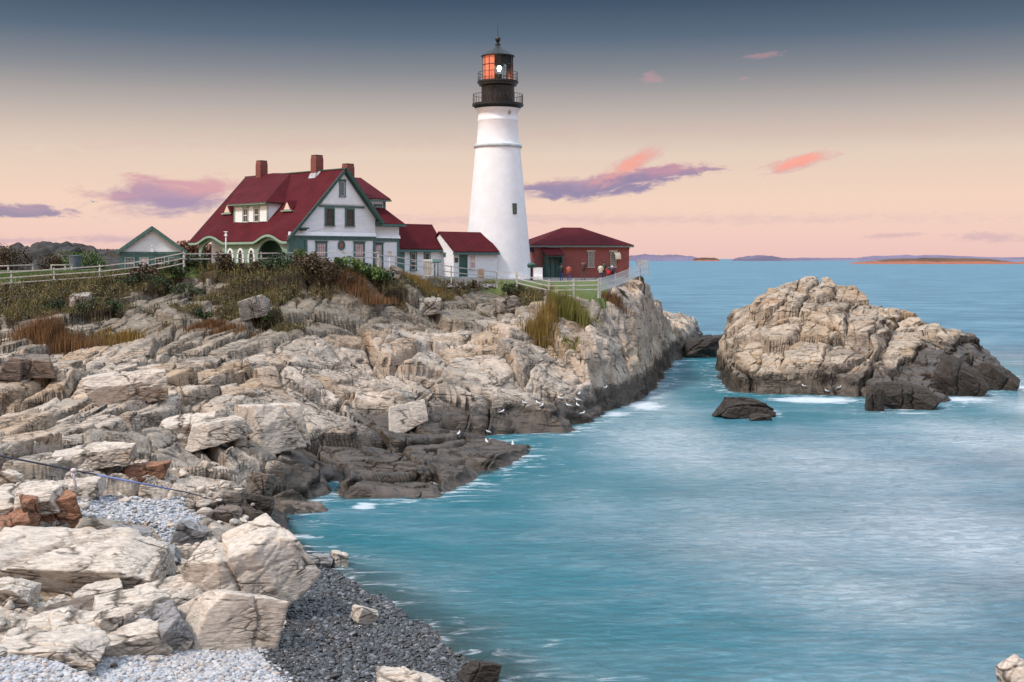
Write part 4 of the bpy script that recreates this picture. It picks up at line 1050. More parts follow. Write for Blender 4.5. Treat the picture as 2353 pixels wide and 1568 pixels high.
window(house, 'y', .48, 8.10, 9.28, 10.9, 13.22, 'pink_blind', cols=4, rows=2, upper_only=True, sashm='green')
window(house, 'y', -.04, 2.36, 3.42, 14.72, 16.28, 'dark_glass', cols=3, rows=3, upper_only=True, sashm='black', head=False)
window(house, 'y', -.04, 4.56, 5.60, 14.72, 16.28, 'dark_glass', cols=3, rows=3, upper_only=True, sashm='black', head=False)
window(house, 'y', -.16, 3.83, 4.52, 17.30, 18.70, 'grey_glass', cols=1, rows=1, sash=False)
b = HP()   # oval window
def ring(cu, cz, ru, rz_, tu, v0, v1, n=40):
    vs, fs = [], []
    for k in range(n):
        a = 2 * PI * k / n
        for rr, vv in ((0, v0), (tu, v0), (tu, v1), (0, v1)):
            vs.append((cu + (ru + rr) * math.cos(a), vv, cz + (rz_ + rr) * math.sin(a)))
    for k in range(n):
        k2 = (k + 1) % n
        for j in range(4):
            fs.append((k * 4 + j, k * 4 + (j + 1) % 4, k2 * 4 + (j + 1) % 4, k2 * 4 + j))
    return vs, fs
b.add(*ring(4.19, 13.0 - .0, .26, .30, .14, -.08, .03)); ov = prt(b, 'window', 'green'); ov['label'] = 'oval window'
b = HP(); b.add([(4.19 + .28 * math.cos(2 * PI * k / 32), -.015, 13.0 + .32 * math.sin(2 * PI * k / 32)) for k in range(32)], [tuple(range(32))]); b.build('pane', glass_mat('brown_red_glass', (.25, .10, .08)), ov)

# main roof: left slope with two eyebrow swells over the porch arches
def eyebrow(v):
    e = 0.0
    for c, hw in ((2.5, 2.35), (11.85, 2.45)):
        t = abs(v - c) / hw
        if t < 1: e = max(e, .62 * (math.cos(PI * t) * .5 + .5) ** .8)
    return e
us = [-1.80, -1.5, -1.1, -.7, -.2, .3, .9, 2.0, RU]; vs_ = [-.38 + (15.45 + .38) * i / 90 for i in range(91)]
def lroof(u, v):
    t = min(1, max(0, (.9 - u) / 2.4)); return roofz(u) + eyebrow(v) * t * t
def sheet(b, us, vs, fz, th):
    n = len(us); top = [(u, v, fz(u, v)) for v in vs for u in us]; bot = [(u, v, fz(u, v) - th) for v in vs for u in us]
    N = len(top); fs = []
    for j in range(len(vs) - 1):
        for i in range(n - 1):
            a = j * n + i
            fs += [(a, a + 1, a + n + 1, a + n), (N + a, N + a + n, N + a + n + 1, N + a + 1)]
    for j in range(len(vs) - 1):
        a = j * n; fs += [(a, a + n, N + a + n, N + a)]; a += n - 1; fs += [(a, N + a, N + a + n, a + n)]
    for i in range(n - 1):
        fs += [(i, N + i, N + i + 1, i + 1)]; a = (len(vs) - 1) * n + i; fs += [(a, a + 1, N + a + 1, N + a)]
    b.add(top + bot, fs)
b = HP(); sheet(b, us, vs_, lroof, .12)
b.slab([(RU, -.55, RZ), (8.55, -.55, rightz(8.55)), (8.55, 9.2, rightz(8.55)), (RU, 9.2, RZ)], .12)
b.slab([(RU, 9.2, RZ), (8.0, 9.2, rightz(8.0)), (8.0, 15.45, rightz(8.0)), (RU, 15.45, RZ)], .12)
# cross wing on the right: hipped
e0, e1, vz = 7.6, 11.62, .08; wz = 15.0; hw = 4.4; wr = wz + hw * 1.06
hp = (e1 - hw, vz + hw)
b.slab([(e0 - 3.2, vz, wz), (e1, vz, wz), (hp[0], hp[1], wr), (e0 - 3.2, hp[1], wr)], .1)
b.slab([(e1, vz, wz), (e1, vz + 2 * hw, wz), (hp[0], hp[1], wr)], .1)
b.slab([(e1, vz + 2 * hw, wz), (e0 - 3.2, vz + 2 * hw, wz), (e0 - 3.2, hp[1], wr), (hp[0], hp[1], wr)], .1)
roof = prt(b, 'roof', 'roof')
b = HP(); b.box((e0, vz - .06, wz - .24), (e1 + .05, vz + .12, wz - .04)); b.box((e1 - .12, vz + .12, wz - .24), (e1 + .05, vz + 8, wz - .04)); b.build('wing_eave_trim', M['green'], roof)
# eave fascia, pale green, following the swells
b = HP(); vs2 = []
for v in vs_:
    z = lroof(-1.80, v)
    vs2 += [(-1.86, v, z - .10), (-1.86, v, z - .30), (-1.70, v, z - .30), (-1.70, v, z - .10)]
b.add(vs2, [(4 * i + k, 4 * i + (k + 1) % 4, 4 * i + 4 + (k + 1) % 4, 4 * i + 4 + k) for i in range(90) for k in range(4)] + [(0, 1, 2, 3), (360, 363, 362, 361)])
b.build('eave_fascia', M['palegreen_plain'], roof)
# ridge caps and rake boards
b = HP()
b.beam((RU, -.56, RZ + .02), (RU, 9.3, RZ + .02), .22, .09); b.beam((RU, 9.3, RZ + .02), (RU, 15.5, RZ + .02), .2, .09)
b.beam((-1.78, -.42, roofz(-1.78) - .13), (RU - .05, -.42, RZ - .15), .08, .26); b.beam((RU + .05, -.58, RZ - .15), (8.5, -.58, rightz(8.5) - .13), .08, .30)
b.beam((RU + .05, -.26, RZ - .24), (8.45, -.26, rightz(8.45) - .22), .56, .10, (SR, 0, 1))
b.box((8.0, -.6, 15.02), (8.7, .1, 15.16)); b.box((7.95, -.45, 14.86), (8.5, .05, 15.02)); b.box((-.45, -.6, roofz(-.45) - .42), (.35, .0, roofz(-.45) - .30)); b.box((-.3, -.45, roofz(-.45) - .54), (.2, .0, roofz(-.45) - .42))
b.beam((-1.78, 15.47, roofz(-1.78) - .1), (RU, 15.47, RZ - .1), .07, .2)
b.build('rake_board', M['dkgreen'], roof)
# porch dormer on the left slope
ud, zb_, ze = -.1, 15.05, 16.66
b = HP(); b.prism([(ud, zb_), (ud, ze), (1.5, ze)], 'y', 5.0, 10.4); dorm = prt(b, 'dormer', 'white')
b = HP()
b.box((ud - .05, 4.97, zb_), (ud + .03, 5.13, ze)); b.box((ud - .05, 10.27, zb_), (ud + .03, 10.43, ze)); b.box((ud - .06, 4.95, zb_ - .08), (ud + .03, 10.45, zb_)); b.box((ud - .05, 5.13, ze - .18), (ud + .03, 10.27, ze))
b.box((ud - .42, 4.75, ze - .02), (ud - .30, 11.05, ze + .13)); b.box((ud - .30, 4.75, ze + .0), (1.4, 4.86, ze + .12))
b.build('dormer_trim', M['palegreen_plain'], dorm)
b = HP()
fa, fb = (ud - .42, 4.75, ze + .14), (ud - .42, 11.05, ze + .14)
rc, rd, rf = (RU, 10.8, RZ + .16), (RU, 7.95, RZ + .03), (RU, 15.3, RZ + .05)
b.add([fa, fb, rc, rd, rf, (1.55, 4.75, ze + .14), (1.5, 11.6, ze + .05), (ud - .42, 4.75, ze + .02), (ud - .42, 11.05, ze + .02), (1.55, 4.75, ze + .0)],
      [(1, 0, 2, 4), (0, 5, 3, 2), (1, 4, 6), (0, 7, 8, 1), (0, 5, 9, 7), (7, 9, 8)])
b.build('dormer_roof', M['roof'], dorm)
window(dorm, 'x', ud, 8.08, 9.0, 15.14, 16.42, 'dark_glass', casing='palegreen_plain', cols=2, rows=1, cw=.11)
window(dorm, 'x', ud, 6.30, 7.2, 15.14, 16.42, 'dark_glass', casing='palegreen_plain', cols=1, rows=1, cw=.11)
def tri_vent(vc):
    zs, zt = 15.97, 16.92; u0 = .62
    b = HP(); b.add([(u0 - .02, vc - .72, zs + .1), (u0 - .02, vc + .72, zs + .1), (u0 - .02, vc, zt), (1.75, vc, zt)], [(0, 1, 2), (0, 2, 3), (1, 3, 2), (0, 3, 1)])
    o = b.build('triangular_vent', M['roof'], roof)
    b = HP(); b.prism([(vc - .46, zs + .14), (vc + .46, zs + .14), (vc, zt - .18)], 'x', u0 - .09, u0 - .02); b.build('vent_face', paint('cream_vent_louvre', (.72, .60, .48), .5, .05), o)
    b = HP(); b.box((u0 - .16, vc - .82, zs - .02), (u0 + .12, vc + .82, zs + .10)); b.build('vent_sill', M['palegreen_plain'], o)
tri_vent(12.72); tri_vent(3.02)
# wing dormer facing the lighthouse
b = HP(); b.box((8.0, 1.5, 15.35), (10.33, 5.0, 17.12)); wd = prt(b, 'dormer', 'white_plain'); wd['label'] = 'small shed dormer of the right wing'
b = HP(); b.slab([(7.2, 1.12, 17.32), (10.72, 1.12, 17.32), (10.72, 5.6, 19.5), (7.2, 5.6, 19.5)], .1); b.build('dormer_roof', M['roof'], wd)
b = HP(); b.box((7.6, 1.05, 17.08), (10.76, 1.5, 17.22)); b.box((10.15, 1.44, 15.4), (10.38, 1.5, 17.08)); b.box((8.6, 1.42, 15.32), (10.42, 1.5, 15.42)); b.build('dormer_trim', M['green'], wd)
window(wd, 'y', 1.5, 9.06, 9.96, 15.68, 16.72, 'dark_glass', cols=1, rows=1, cw=.14)
# chimneys
def chimney(u, v, zb, zt, w=.82, d=.82):
    b = HP(); b.box((u - w / 2, v - d / 2, zb), (u + w / 2, v + d / 2, zt - .35))
    q = .88
    b.add([(u + s * w / 2 * k, v + t * d / 2 * k, z) for z, k in ((zt - .35, 1), (zt, q)) for s, t in ((-1, -1), (1, -1), (1, 1), (-1, 1))], [(0, 1, 5, 4), (1, 2, 6, 5), (2, 3, 7, 6), (3, 0, 4, 7), (4, 5, 6, 7)])
    c = b.build('chimney', M['chimney'], roof)
    b = HP(); b.box((u - w / 2 * q - .02, v - d / 2 * q - .02, zt), (u + w / 2 * q + .02, v + d / 2 * q + .02, zt + .05)); b.build('chimney_cap', M['black'], c)
    return c
for (u, v) in ((4.25, 12.55), (4.30, 3.75)):
    c = chimney(u, v, 18.4, 21.1)
    b = HP(); z = roofz(u - .41)
    b.add([(u - .62, v - .5, roofz(u - .62) + .03), (u - .62, v + .5, roofz(u - .62) + .03), (u - .43, v + .44, z + .28), (u - .43, v - .44, z + .28), (u + .1, v - .46, RZ + .1), (u + .1, v - .62, RZ)], [(0, 1, 2, 3), (0, 3, 4, 5)]); b.build('flashing', M['lead'], c)
chimney(6.5, 2.05, 17.0, 20.35, .85, .8)
# porch arcade: green boards with two big arches and three white-ringed ovals
ZP0, ZPT = 10.2, 13.46
def opening(v):
    for c, hw, sp, rise in ((2.5, 1.9, 12.0, 1.40), (11.85, 2.0, 12.0, 1.40)):
        if abs(v - c) < hw: return (ZP0, sp + rise * math.sqrt(1 - ((v - c) / hw) ** 2))
    for c in (5.36, 7.1, 8.75):
        t = (v - c) / .37
        if abs(t) < 1: return (11.62 - .9 * math.sqrt(1 - t * t), 11.62 + .95 * math.sqrt(1 - t * t))
    return None
def arcade(b, vlist, u0, u1, fn, swap=False):
    def bx(a, c, z0, z1):
        if z1 - z0 < .01: return
        if swap: b.box((a, u0, z0), (c, u1, z1))
        else: b.box((u0, a, z0), (u1, c, z1))
    for a, c in zip(vlist[:-1], vlist[1:]):
        o = fn((a + c) / 2); top = ZPT + (eyebrow((a + c) / 2) * .78 if not swap else 0)
        if o is None: bx(a, c, ZP0, top)
        else: bx(a, c, ZP0, o[0]); bx(a, c, o[1], top)
b = HP(); arcade(b, list(np.linspace(0.0, 14.2, 285)), -1.52, -1.32, opening); porch = prt(b, 'porch', 'palegreen')
b = HP()
for c in (5.36, 7.1, 8.75):
    vs3, fs3 = ring(c, 11.64, .37, .93, .20, -1.60, -1.50); b.add([(p[1], p[0], p[2]) for p in vs3], fs3)
b.build('oval_surround', M['white_plain'], porch)
b = HP(); arcade(b, list(np.linspace(-1.32, .30, 60)), -.0, .15, lambda u: (ZP0, 11.9 + .75 * math.sqrt(max(0, 1 - ((u + .5) / .55) ** 2))) if abs(u + .5) < .55 else None, True); b.build('porch_end_wall', M['green'], porch)
b = HP(); b.box((-1.32, 13.9, ZP0), (.3, 14.15, 13.4)); b.build('porch_back_wall', M['green'], porch) if False else None
b = HP(); b.box((.22, .15, ZP0), (.31, 7.0, 13.4)); b.build('porch_inner_wall', M['green'], porch)
for q0, q1 in ((.9, 2.1), (9.2, 10.6)):
    b = HP(); b.box((.17, q0, ZP0), (.22, q1, 13.3)); b.build('porch_door', M['white_plain'], porch)
b = HP(); b.box((-1.3, 0.2, 13.46), (.3, 14.0, 13.52)); b.build('porch_ceiling', M['palegreen_plain'], porch)
b = HP(); b.box((-1.7, -.1, 9.6), (.32, 14.3, 10.22)); b.build('porch_floor', M['concrete'], porch)

# ------------------------------------------------------------------ link buildings between house and lighthouse
def link_building(label, u0, u1, v0, vr, v1, ze, zr, zg, ov=.15):
    t = thing('link_building', label, 'building', HA + Vector((math.cos(PI / 4) * u0 - math.sin(PI / 4) * v0, math.sin(PI / 4) * u0 + math.cos(PI / 4) * v0, zg - HZ)), PI / 4)
    L = lambda: MB(zg)
    def sh(b):
        b.v = [(x - u0, y - v0, z) for x, y, z in b.v]; return b
    b = L(); b.prism([(v0, zg - .8), (v0, ze - .1), (vr, zr - .15), (v1, ze - .1), (v1, zg - .8)], 'x', u0, u1); sh(b).build('wall', M['white'], t)
    s = (zr - ze) / (vr - v0)
    b = L(); b.slab([(u0 - ov, v0 - .25, ze - .25 * s + .08), (u1 + ov, v0 - .25, ze - .25 * s + .08), (u1 + ov, vr, zr + .08), (u0 - ov, vr, zr + .08)], .09)
    b.slab([(u0 - ov, v1 + .25, ze - .25 * s + .08), (u1 + ov, v1 + .25, ze - .25 * s + .08), (u1 + ov, vr, zr + .08), (u0 - ov, vr, zr + .08)], .09)
    sh(b).build('roof', M['roof'], t)
    b = L(); b.box((u0 - ov, v0 - .3, ze - .25 * s - .22), (u1 + ov, v0 - .06, ze - .25 * s + .0)); b.box((u0, v0 - .06, ze - .45), (u1, v0 - .01, ze - .1)); sh(b).build('eave_trim', M['green'], t)
    return t, L, sh
t, L, sh = link_building('long low red roofed passage joined to the right side of the house', 11.15, 17.05, 1.0, 2.75, 4.5, 12.95, 15.05, 10.2)
def lwin(t, v0, u0, *a, **k):
    w = window(t, *a, **k)
    return w
b = L(); b.box((11.5, .955, 10.2), (12.25, 1.0, 12.5)); sh(b).build('green_side_panel', M['green'], t)
def window_at(t, org, zg, a0, a1, za, zb, pane, **k):
    return window(t, 'y', 0.0, a0 - org, a1 - org, za, zb, pane, dz=zg, **k)
window_at(t, 11.15, 10.2, 12.92, 13.74, 10.75, 12.45, 'dark_glass', cols=1, rows=1)
window_at(t, 11.15, 10.2, 14.62, 15.44, 10.95, 12.45, 'dark_glass', cols=1, rows=1)
t, L, sh = link_building('small white annex with a green door joined to the foot of the lighthouse', 16.85, 22.6, -.75, 1.25, 3.2, 12.62, 14.35, 10.0)
b = L(); b.box((17.55, -.80, 10.1), (17.68, -.74, 12.35)); b.box((18.5, -.80, 10.1), (18.63, -.74, 12.35)); b.box((17.68, -.80, 12.22), (18.5, -.74, 12.35)); dfr = sh(b).build('door', M['green'], t)
b = L(); b.box((17.68, -.765, 10.1), (18.5, -.745, 12.22)); sh(b).build('door_leaf', M['dkgreen'], dfr)
window_at(t, 16.85, 10.0, 18.85, 19.75, 10.85, 12.28, 'pink_blind', casing='white_plain', cols=1, rows=1, cw=.08, head=False)
b = L(); b.box((16.98, -.79, 11.45), (17.42, -.74, 11.9)); sh(b).build('plaque', paint('bronze_plaque', (.07, .05, .05), .4, .2), t)
b = L(); b.box((16.80, .35, 12.0), (16.86, .72, 12.4)); sh(b).build('wall_hatch', M['green'], t)

# ------------------------------------------------------------------ brick building on the right
BZ = 9.5; BR = R(16)
bo = at(1227, 640, 129.5); bo.z = BZ
brick = thing('brick_building', 'red brick building with a hipped red roof at the cliff edge', 'building', bo, BR)
B_ = lambda: MB(0)
BW, BD, BE = 10.75, 7.0, 3.75
b = B_(); b.box((0, 0, -.6), (BW, BD, BE)); b.box((-.04, -.04, BE - .42), (BW + .04, BD + .04, BE - .22)); b.build('wall', M['brick'], brick)
b = B_(); b.box((-.03, -.03, -.7), (BW + .03, BD + .03, .28)); b.build('plinth', M['concrete'], brick)
b = B_(); o_ = .42; zr = 1.95; h0 = BE + .02
A_, B2, C2, D2 = (-o_, -o_, h0), (BW + o_, -o_, h0), (BW + o_, BD + o_, h0), (-o_, BD + o_, h0); r0, r1 = (4.35, BD / 2, h0 + zr), (6.45, BD / 2, h0 + zr)
for q in ((A_, B2, r1, r0), (B2, C2, r1), (C2, D2, r0, r1), (D2, A_, r0)): b.slab(list(q), .06)
b.build('roof', M['roof'], brick)
b = B_(); b.box((-o_ + .02, -o_ + .02, h0 - .24), (BW + o_ - .02, BD + o_ - .02, h0 - .065)); b.build('eave_trim', paint('grey_green_eave', (.16, .18, .17), .6), brick)
def bwin(x0, x1, z0, z1, awning):
    f = MB(0); f.box((x0 - .12, -.09, z1), (x1 + .12, .02, z1 + .20)); f.box((x0 - .08, -.10, z0 - .12), (x1 + .08, .02, z0)); w = f.build('window', M['stone_trim'], brick)
    g = MB(0); g.box((x0, -.035, z0), (x1, .0, z1)); g.build('pane', M['grey_glass'], w)
    s = MB(0)
    for k in range(1, 6): x = x0 + (x1 - x0) * k / 6; s.box((x - .022, -.07, z0), (x + .022, -.04, z1))
    for k in range(1, 7): z = z0 + (z1 - z0) * k / 7; s.box((x0, -.066, z - .02), (x1, -.042, z + .02))
    s.box((x0, -.08, z0), (x0 + .06, -.038, z1)); s.box((x1 - .06, -.08, z0), (x1, -.038, z1)); s.build('window_bars', M['stone_trim'], w)
    if awning:
        a = MB(0); n = 8
        vs = []
        for k in range(n + 1):
            t = PI / 2 * k / n; vs += [(x0 + .35, -.05 - .62 * math.sin(t), z1 - .62 * (1 - math.cos(t)) * 1.25), (x1 + .32, -.05 - .62 * math.sin(t), z1 - .62 * (1 - math.cos(t)) * 1.25)]
        a.add(vs, [(2 * k, 2 * k + 1, 2 * k + 3, 2 * k + 2) for k in range(n)])
        a.add([vs[2 * k + 1] for k in range(n + 1)] + [(x1 + .32, -.05, z1 - .78)], [tuple(range(n + 2))])
        a.build('curved_awning', paint('cream_awning', (.60, .52, .38), .6), w)
bwin(6.02, 6.72, 1.45, 3.02, False); bwin(8.55, 9.25, 1.45, 3.02, True)
# green vestibule
vb = MB(0)
vx0, vx1, vd = .95, 2.75, 1.45
vb.box((vx0, -vd, -.1), (vx0 + .10, 0, 2.75)); vb.box((vx1 - .10, -vd, -.1), (vx1, 0, 2.75)); vb.box((vx0 + .1, -vd, 2.45), (vx1 - .1, -vd + .1, 2.75)); vb.box((vx0 + .1, -vd, -.1), (vx1 - .1, -vd + .1, .22)); vb.box((vx0 + .1, -.1, -.1), (vx1 - .1, -.02, 2.75))
vb.prism([(-vd, 2.75), (0, 2.75), (0, 3.45)], 'x', vx1 - .1, vx1); vb.prism([(-vd, 2.75), (0, 2.75), (0, 3.45)], 'x', vx0, vx0 + .1)
ves = vb.build('vestibule', M['dkgreen'], brick)
b = B_(); b.slab([(vx0 - .15, -vd - .18, 2.68), (vx1 + .15, -vd - .18, 2.68), (vx1 + .15, -.02, 3.52), (vx0 - .15, -.02, 3.52)], .05); b.build('vestibule_roof', M['roof'], ves)
b = B_()
for k in range(3): b.box((vx0 + .2 + k * .52, -.6, .0), (vx0 + .66 + k * .52, -.55, 2.35))
b.build('vestibule_door', M['green'], ves)
b = B_(); b.prism([(vx0 + .5, 3.5), (vx1 + .3, 3.5), (vx1 + .25, 3.34), (vx0 + 1.6, 3.24), (vx0 + 1.4, 3.3), (vx0 + 1.15, 3.22), (vx0 + .95, 3.28), (vx0 + .75, 3.2)], 'y', -.14, -.05); b.build('scalloped_board', M['stone_trim'], brick)
b = B_(); b.box((-.5, -.1, 3.0), (-.05, .6, 3.5)); b.build('corner_box', M['navy'], brick)

# ------------------------------------------------------------------ garage on the left
gp = at(349.5, 615, 118.0); gp.z = 10.2
gar = thing('garage', 'small white and green garage with a gable roof left of the house', 'garage', gp, R(14))
s_ = 118.0 / FD
GW = (421 - 278) / 2 * s_; gz = lambda y: EYE - (y - HYD) * s_ - 10.2
zap, zev, zbt = gz(520), gz(577.5), gz(579.0)
b = MB(); b.box((-GW, 0, -.6), (GW, 6.5, zbt)); b.build('wall', M['green'], gar)
b = MB(); b.prism([(-GW + .02, zbt + .01), (GW - .02, zbt + .01), (0, zap - .2)], 'y', .0, 6.4); b.build('gable', M['white'], gar)
ow = (428 - 272) / 2 * s_
b = MB(); b.slab([(0, -.35, zap), (ow, -.35, zev), (ow, 6.9, zev), (0, 6.9, zap)], .10); b.slab([(0, -.35, zap), (-ow, -.35, zev), (-ow, 6.9, zev), (0, 6.9, zap)], .10); b.build('roof', M['roof'], gar)
b = MB(); b.beam((0, -.38, zap - .16), (ow - .05, -.38, zev - .14), .06, .3, (0, 0, 1)); b.beam((0, -.38, zap - .16), (-ow + .05, -.38, zev - .14), .06, .3); b.box((-GW - .02, -.04, zbt - .25), (GW + .02, .0, zbt - .02)); b.build('rake_board', M['green'], gar)
for x0, x1, pn in ((-2.55, -1.6, 'grey_glass'), (-1.2, -.3, 'pink_blind'), (.25, 1.2, 'dark_glass'), (1.5, 2.4, 'grey_glass')):
    window(gar, 'y', 0.0, x0, x1, .55, 1.75, pn, casing='palegreen_plain', cols=3, rows=2, cw=.05, dz=0, head=False)
b = MB(); b.tube([(0, -.12, zbt), (0, -.2, zbt + .45)], .04, 6); b.box((-.12, -.25, zbt - .02), (.14, -.05, zbt + .25)); b.ell((0.02, -.22, zbt + .55), (.07, .07, .07), 8, 6); b.build('wall_lamp', M['white_plain'], gar)
# ------------------------------------------------------------------ fences
def fence(label, marks, rails, hgt, post=.10, railw=(.05, .075), name='rail_fence', m='fence', first=True):
    """marks: (x, distance, base mark y or None): each post stands on the ground"""
    pts = []
    for x, Y, yb in marks:
        X = (x - CXD) / FD * Y
        g_ = ground(X, Y)
        z = EYE - (yb - HYD) / FD * Y if yb else g_
        pts.append(Vector((X, Y, z)))
    o = pts[0]
    t = thing(name, label, 'fence', o)
    for p in pts:
        b = MB(); q = p - o
        b.box((q.x - post / 2, q.y - post / 2, q.z - .5), (q.x + post / 2, q.y + post / 2, q.z + hgt + .06))
        b.build('post', M[m], t)
    for a, c in zip(pts[:-1], pts[1:]):
        for r in rails:
            b = MB(); d = Vector((0, -post * .62, 0))
            b.beam(a - o + d + Vector((0, 0, r)), c - o + d + Vector((0, 0, r)), railw[0], railw[1]); b.build('rail', M[m], t)
    return t, pts
fence('white rail fence climbing past the lawn and garage at the left', [(-60, 92, 662), (26, 92.5, 657), (124, 93, 650), (229, 93.5, 643), (330, 94, 631), (422, 94.5, 612)], (.22, .62, 1.02), 1.08)
fence('white rail fence along the shrubs in front of the house', [(424, 95, 612), (505, 96, 611), (600, 97, 610), (700, 98, 608), (790, 98.5, 607), (868, 99.5, 608)], (.55, .95), 1.0)
fence('white rail fence stepping down from the house to the lighthouse', [(870, 100, 613), (909, 101.5, 616), (974, 103, 627), (1037, 105, 638), (1098, 106.5, 645), (1142, 107.5, 650), (1186, 107, 652)], (.45, .92), 1.0)
fence('white three rail fence on the small lawn below the lighthouse', [(1188, 106.5, 657), (1261, 104.5, 674), (1318, 104, 673), (1375, 104, 672)], (.25, .62, 1.0), 1.12, .15)
# mesh fence on the cliff edge
mk = [(1379, 104, 672), (1414, 108, 661), (1445, 112, 648), (1470, 116, 636), (1490, 120, 628)]
t, pts = fence('white wire mesh fence running out along the cliff top', mk, (.12, .62, 1.15), 1.2, .07, (.04, .045), 'mesh_fence', 'fence')
def mesh_mat():
    m, g, out = new_mat('white_wire_mesh')
    d = g.n('ShaderNodeBsdfDiffuse', None, Color=(.75, .76, .76, 1)); tr = g.n('ShaderNodeBsdfTransparent')
    mx = g.n('ShaderNodeMixShader', None, i0=.45, i1=tr.outputs[0], i2=d.outputs[0]); g.nt.links.new(mx.outputs[0], out.inputs[0])
    return m
M['mesh'] = mesh_mat()
for a, c in zip(pts[:-1], pts[1:]):
    o = pts[0]; b = MB(); b.add([a - o + Vector((0, 0, .14)), c - o + Vector((0, 0, .14)), c - o + Vector((0, 0, 1.14)), a - o + Vector((0, 0, 1.14))], [(0, 1, 2, 3)]); b.build('wire_panel', M['mesh'], t)
# low rope rail on the far left lawn
fence('low white rail with sagging top far left on the lawn', [(-30, 108, None), (19, 108, None), (75, 109, None)], (.55,), .55, .12, (.06, .1))
fence('short low white rail beside the blue grey bin on the lawn', [(118, 109, None), (150, 109, None), (165, 110, None)], (.5,), .5, .12, (.06, .1))

# ------------------------------------------------------------------ small things around the buildings
def at_g(x, Y, dz=0):
    X = (x - CXD) / FD * Y; return Vector((X, Y, ground(X, Y) + dz))
t = thing('pedestal_viewer', 'dark green pedestal with a round top and a side arm at the lighthouse foot', 'viewer', at_g(1221, 118))
b = MB(); b.tube([(0, 0, -.1), (0, 0, 1.3)], .09, 8); b.box((-.25, -.2, -.1), (.3, .2, .05)); b.build('pedestal', M['black'], t)
b = MB(); b.ell((0, 0, 1.45), (.42, .3, .26), 14, 8); b.box((-.35, -.2, 1.2), (.5, .2, 1.36)); b.build('head', M['dkgreen'], t)
b = MB(); b.tube([(.3, 0, 1.32), (1.35, 0, 1.36)], .04, 6); b.tube([(1.35, 0, 1.42), (1.4, 0, 1.0)], .03, 6); b.build('arm', M['black'], t)
t = thing('entry_steps', 'white steps with a side wall against the lighthouse foot', 'steps', at_g(1226, 121))
b = MB()
for k in range(4): b.box((0, k * .3, 0), (.9, k * .3 + .3, 1.5 - .3 * k)) if k else b.box((0, 0, 0), (.9, .3, .35))
b.build('steps', M['white_plain'], t)
t = thing('crate', 'tan wooden crate standing against the white wall by the lighthouse', 'crate', at_g(1105, 115.5))
b = MB(); b.box((-.28, -.25, .0), (.28, .25, .9)); 
for z in (.1, .4, .7): b.box((-.30, -.27, z), (.30, .27, z + .10))
b.build('crate_body', M['tan'], t)
t = thing('cabinet', 'white metal cabinet against the passage wall', 'cabinet', at_g(983, 112))
b = MB(); b.box((-.42, -.25, 0), (.42, .25, 1.5)); b.build('cabinet_body', M['white_plain'], t)
b = MB(); b.box((-.36, -.27, .1), (-.02, -.25, 1.4)); b.box((.02, -.27, .1), (.36, -.25, 1.4)); b.build('cabinet_door', M['stone_trim'], t)
t = thing('information_stand', 'dark stand with a slanted board beside the white cabinet', 'stand', at_g(999, 111))
b = MB(); b.box((-.05, -.05, 0), (.05, .05, 1.35)); b.box((.25, -.05, 0), (.33, .05, 1.3)); b.build('stand_leg', M['black'], t)
b = MB(); b.slab([(-.2, -.35, 1.3), (.6, -.35, 1.3), (.6, .3, 1.55), (-.2, .3, 1.55)], .07); b.build('board', M['dkgreen'], t)
t = thing('lantern_post', 'thin white post with a small glass lantern in front of the house', 'lamp post', at_g(895, 101))
b = MB(); b.tube([(0, 0, -.3), (0, 0, 1.85)], .045, 8); b.build('post', M['white_plain'], t)
b = MB(); b.box((-.15, -.15, 1.95), (.15, .15, 2.22)); b.box((-.19, -.19, 2.22), (.19, .19, 2.27)); b.build('lantern', M['stone_trim'], t)
t = thing('porch_lamp_post', 'white post with a cap standing before the porch ovals', 'post', at_g(519, 98.5))
b = MB(); b.tube([(0, 0, -.3), (0, 0, 2.3)], .055, 8); b.build('post', M['white_plain'], t)
b = MB(); b.box((-.12, -.12, 2.3), (.12, .12, 2.38)); b.box((-.07, -.07, 2.38), (.07, .07, 2.62)); b.box((-.14, -.14, 2.62), (.14, .14, 2.67)); b.build('cap', M['white_plain'], t)
t = thing('horn_post', 'pale grey box on a thin post at the cliff edge beyond the brick building', 'signal post', at_g(1471, 123))
b = MB(); b.tube([(0, 0, -.3), (0, 0, 1.9)], .05, 8); b.build('post', M['black'], t)
b = MB(); b.prism([(-.45, 2.55), (.75, 2.55), (.45, 1.85), (-.2, 1.85)], 'y', -.35, .35); b.build('horn_box', M['lead'], t)
t = thing('bin', 'blue grey bin on the lawn at the left', 'bin', at_g(173, 111))
b = MB(); b.lathe([(0, 0), (.5, 0), (.56, 1.2), (.6, 1.22), (.6, 1.3), (0, 1.34)], 16); b.build('bin_body', paint('blue_grey_bin', (.10, .13, .17), .5), t)
t = thing('parked_car', 'dark parked car with red tail lights far behind the lawn', 'car', Vector((at(182, 0, 150).x, 150, 10.6)))
b = MB(); b.prism([(-2.1, .35), (2.1, .35), (2.15, .95), (1.6, 1.05), (.9, 1.6), (-.9, 1.6), (-1.6, 1.1), (-2.15, 1.0)], 'y', -.9, .9); b.build('body', M['maroon'], t)
for s in (-1, 1):
    for x in (-1.3, 1.3):
        b = MB(); b.tube([(x, s * .8, .35), (x, s * .95, .35)], .34, 14); b.build('wheel', M['black'], t)
b = MB(); b.prism([(-1.35, 1.12), (1.4, 1.12), (.85, 1.52), (-.85, 1.52)], 'y', -.92, -.9); b.build('side_window', M['dark_glass'], t)
for x in (-1.9, 1.5):
    b = MB(); b.box((x, -.98, .7), (x + .5, -.9, .95)); b.build('tail_light', emit_mat('red_tail_light', (1, .10, .06), 5.0), t)
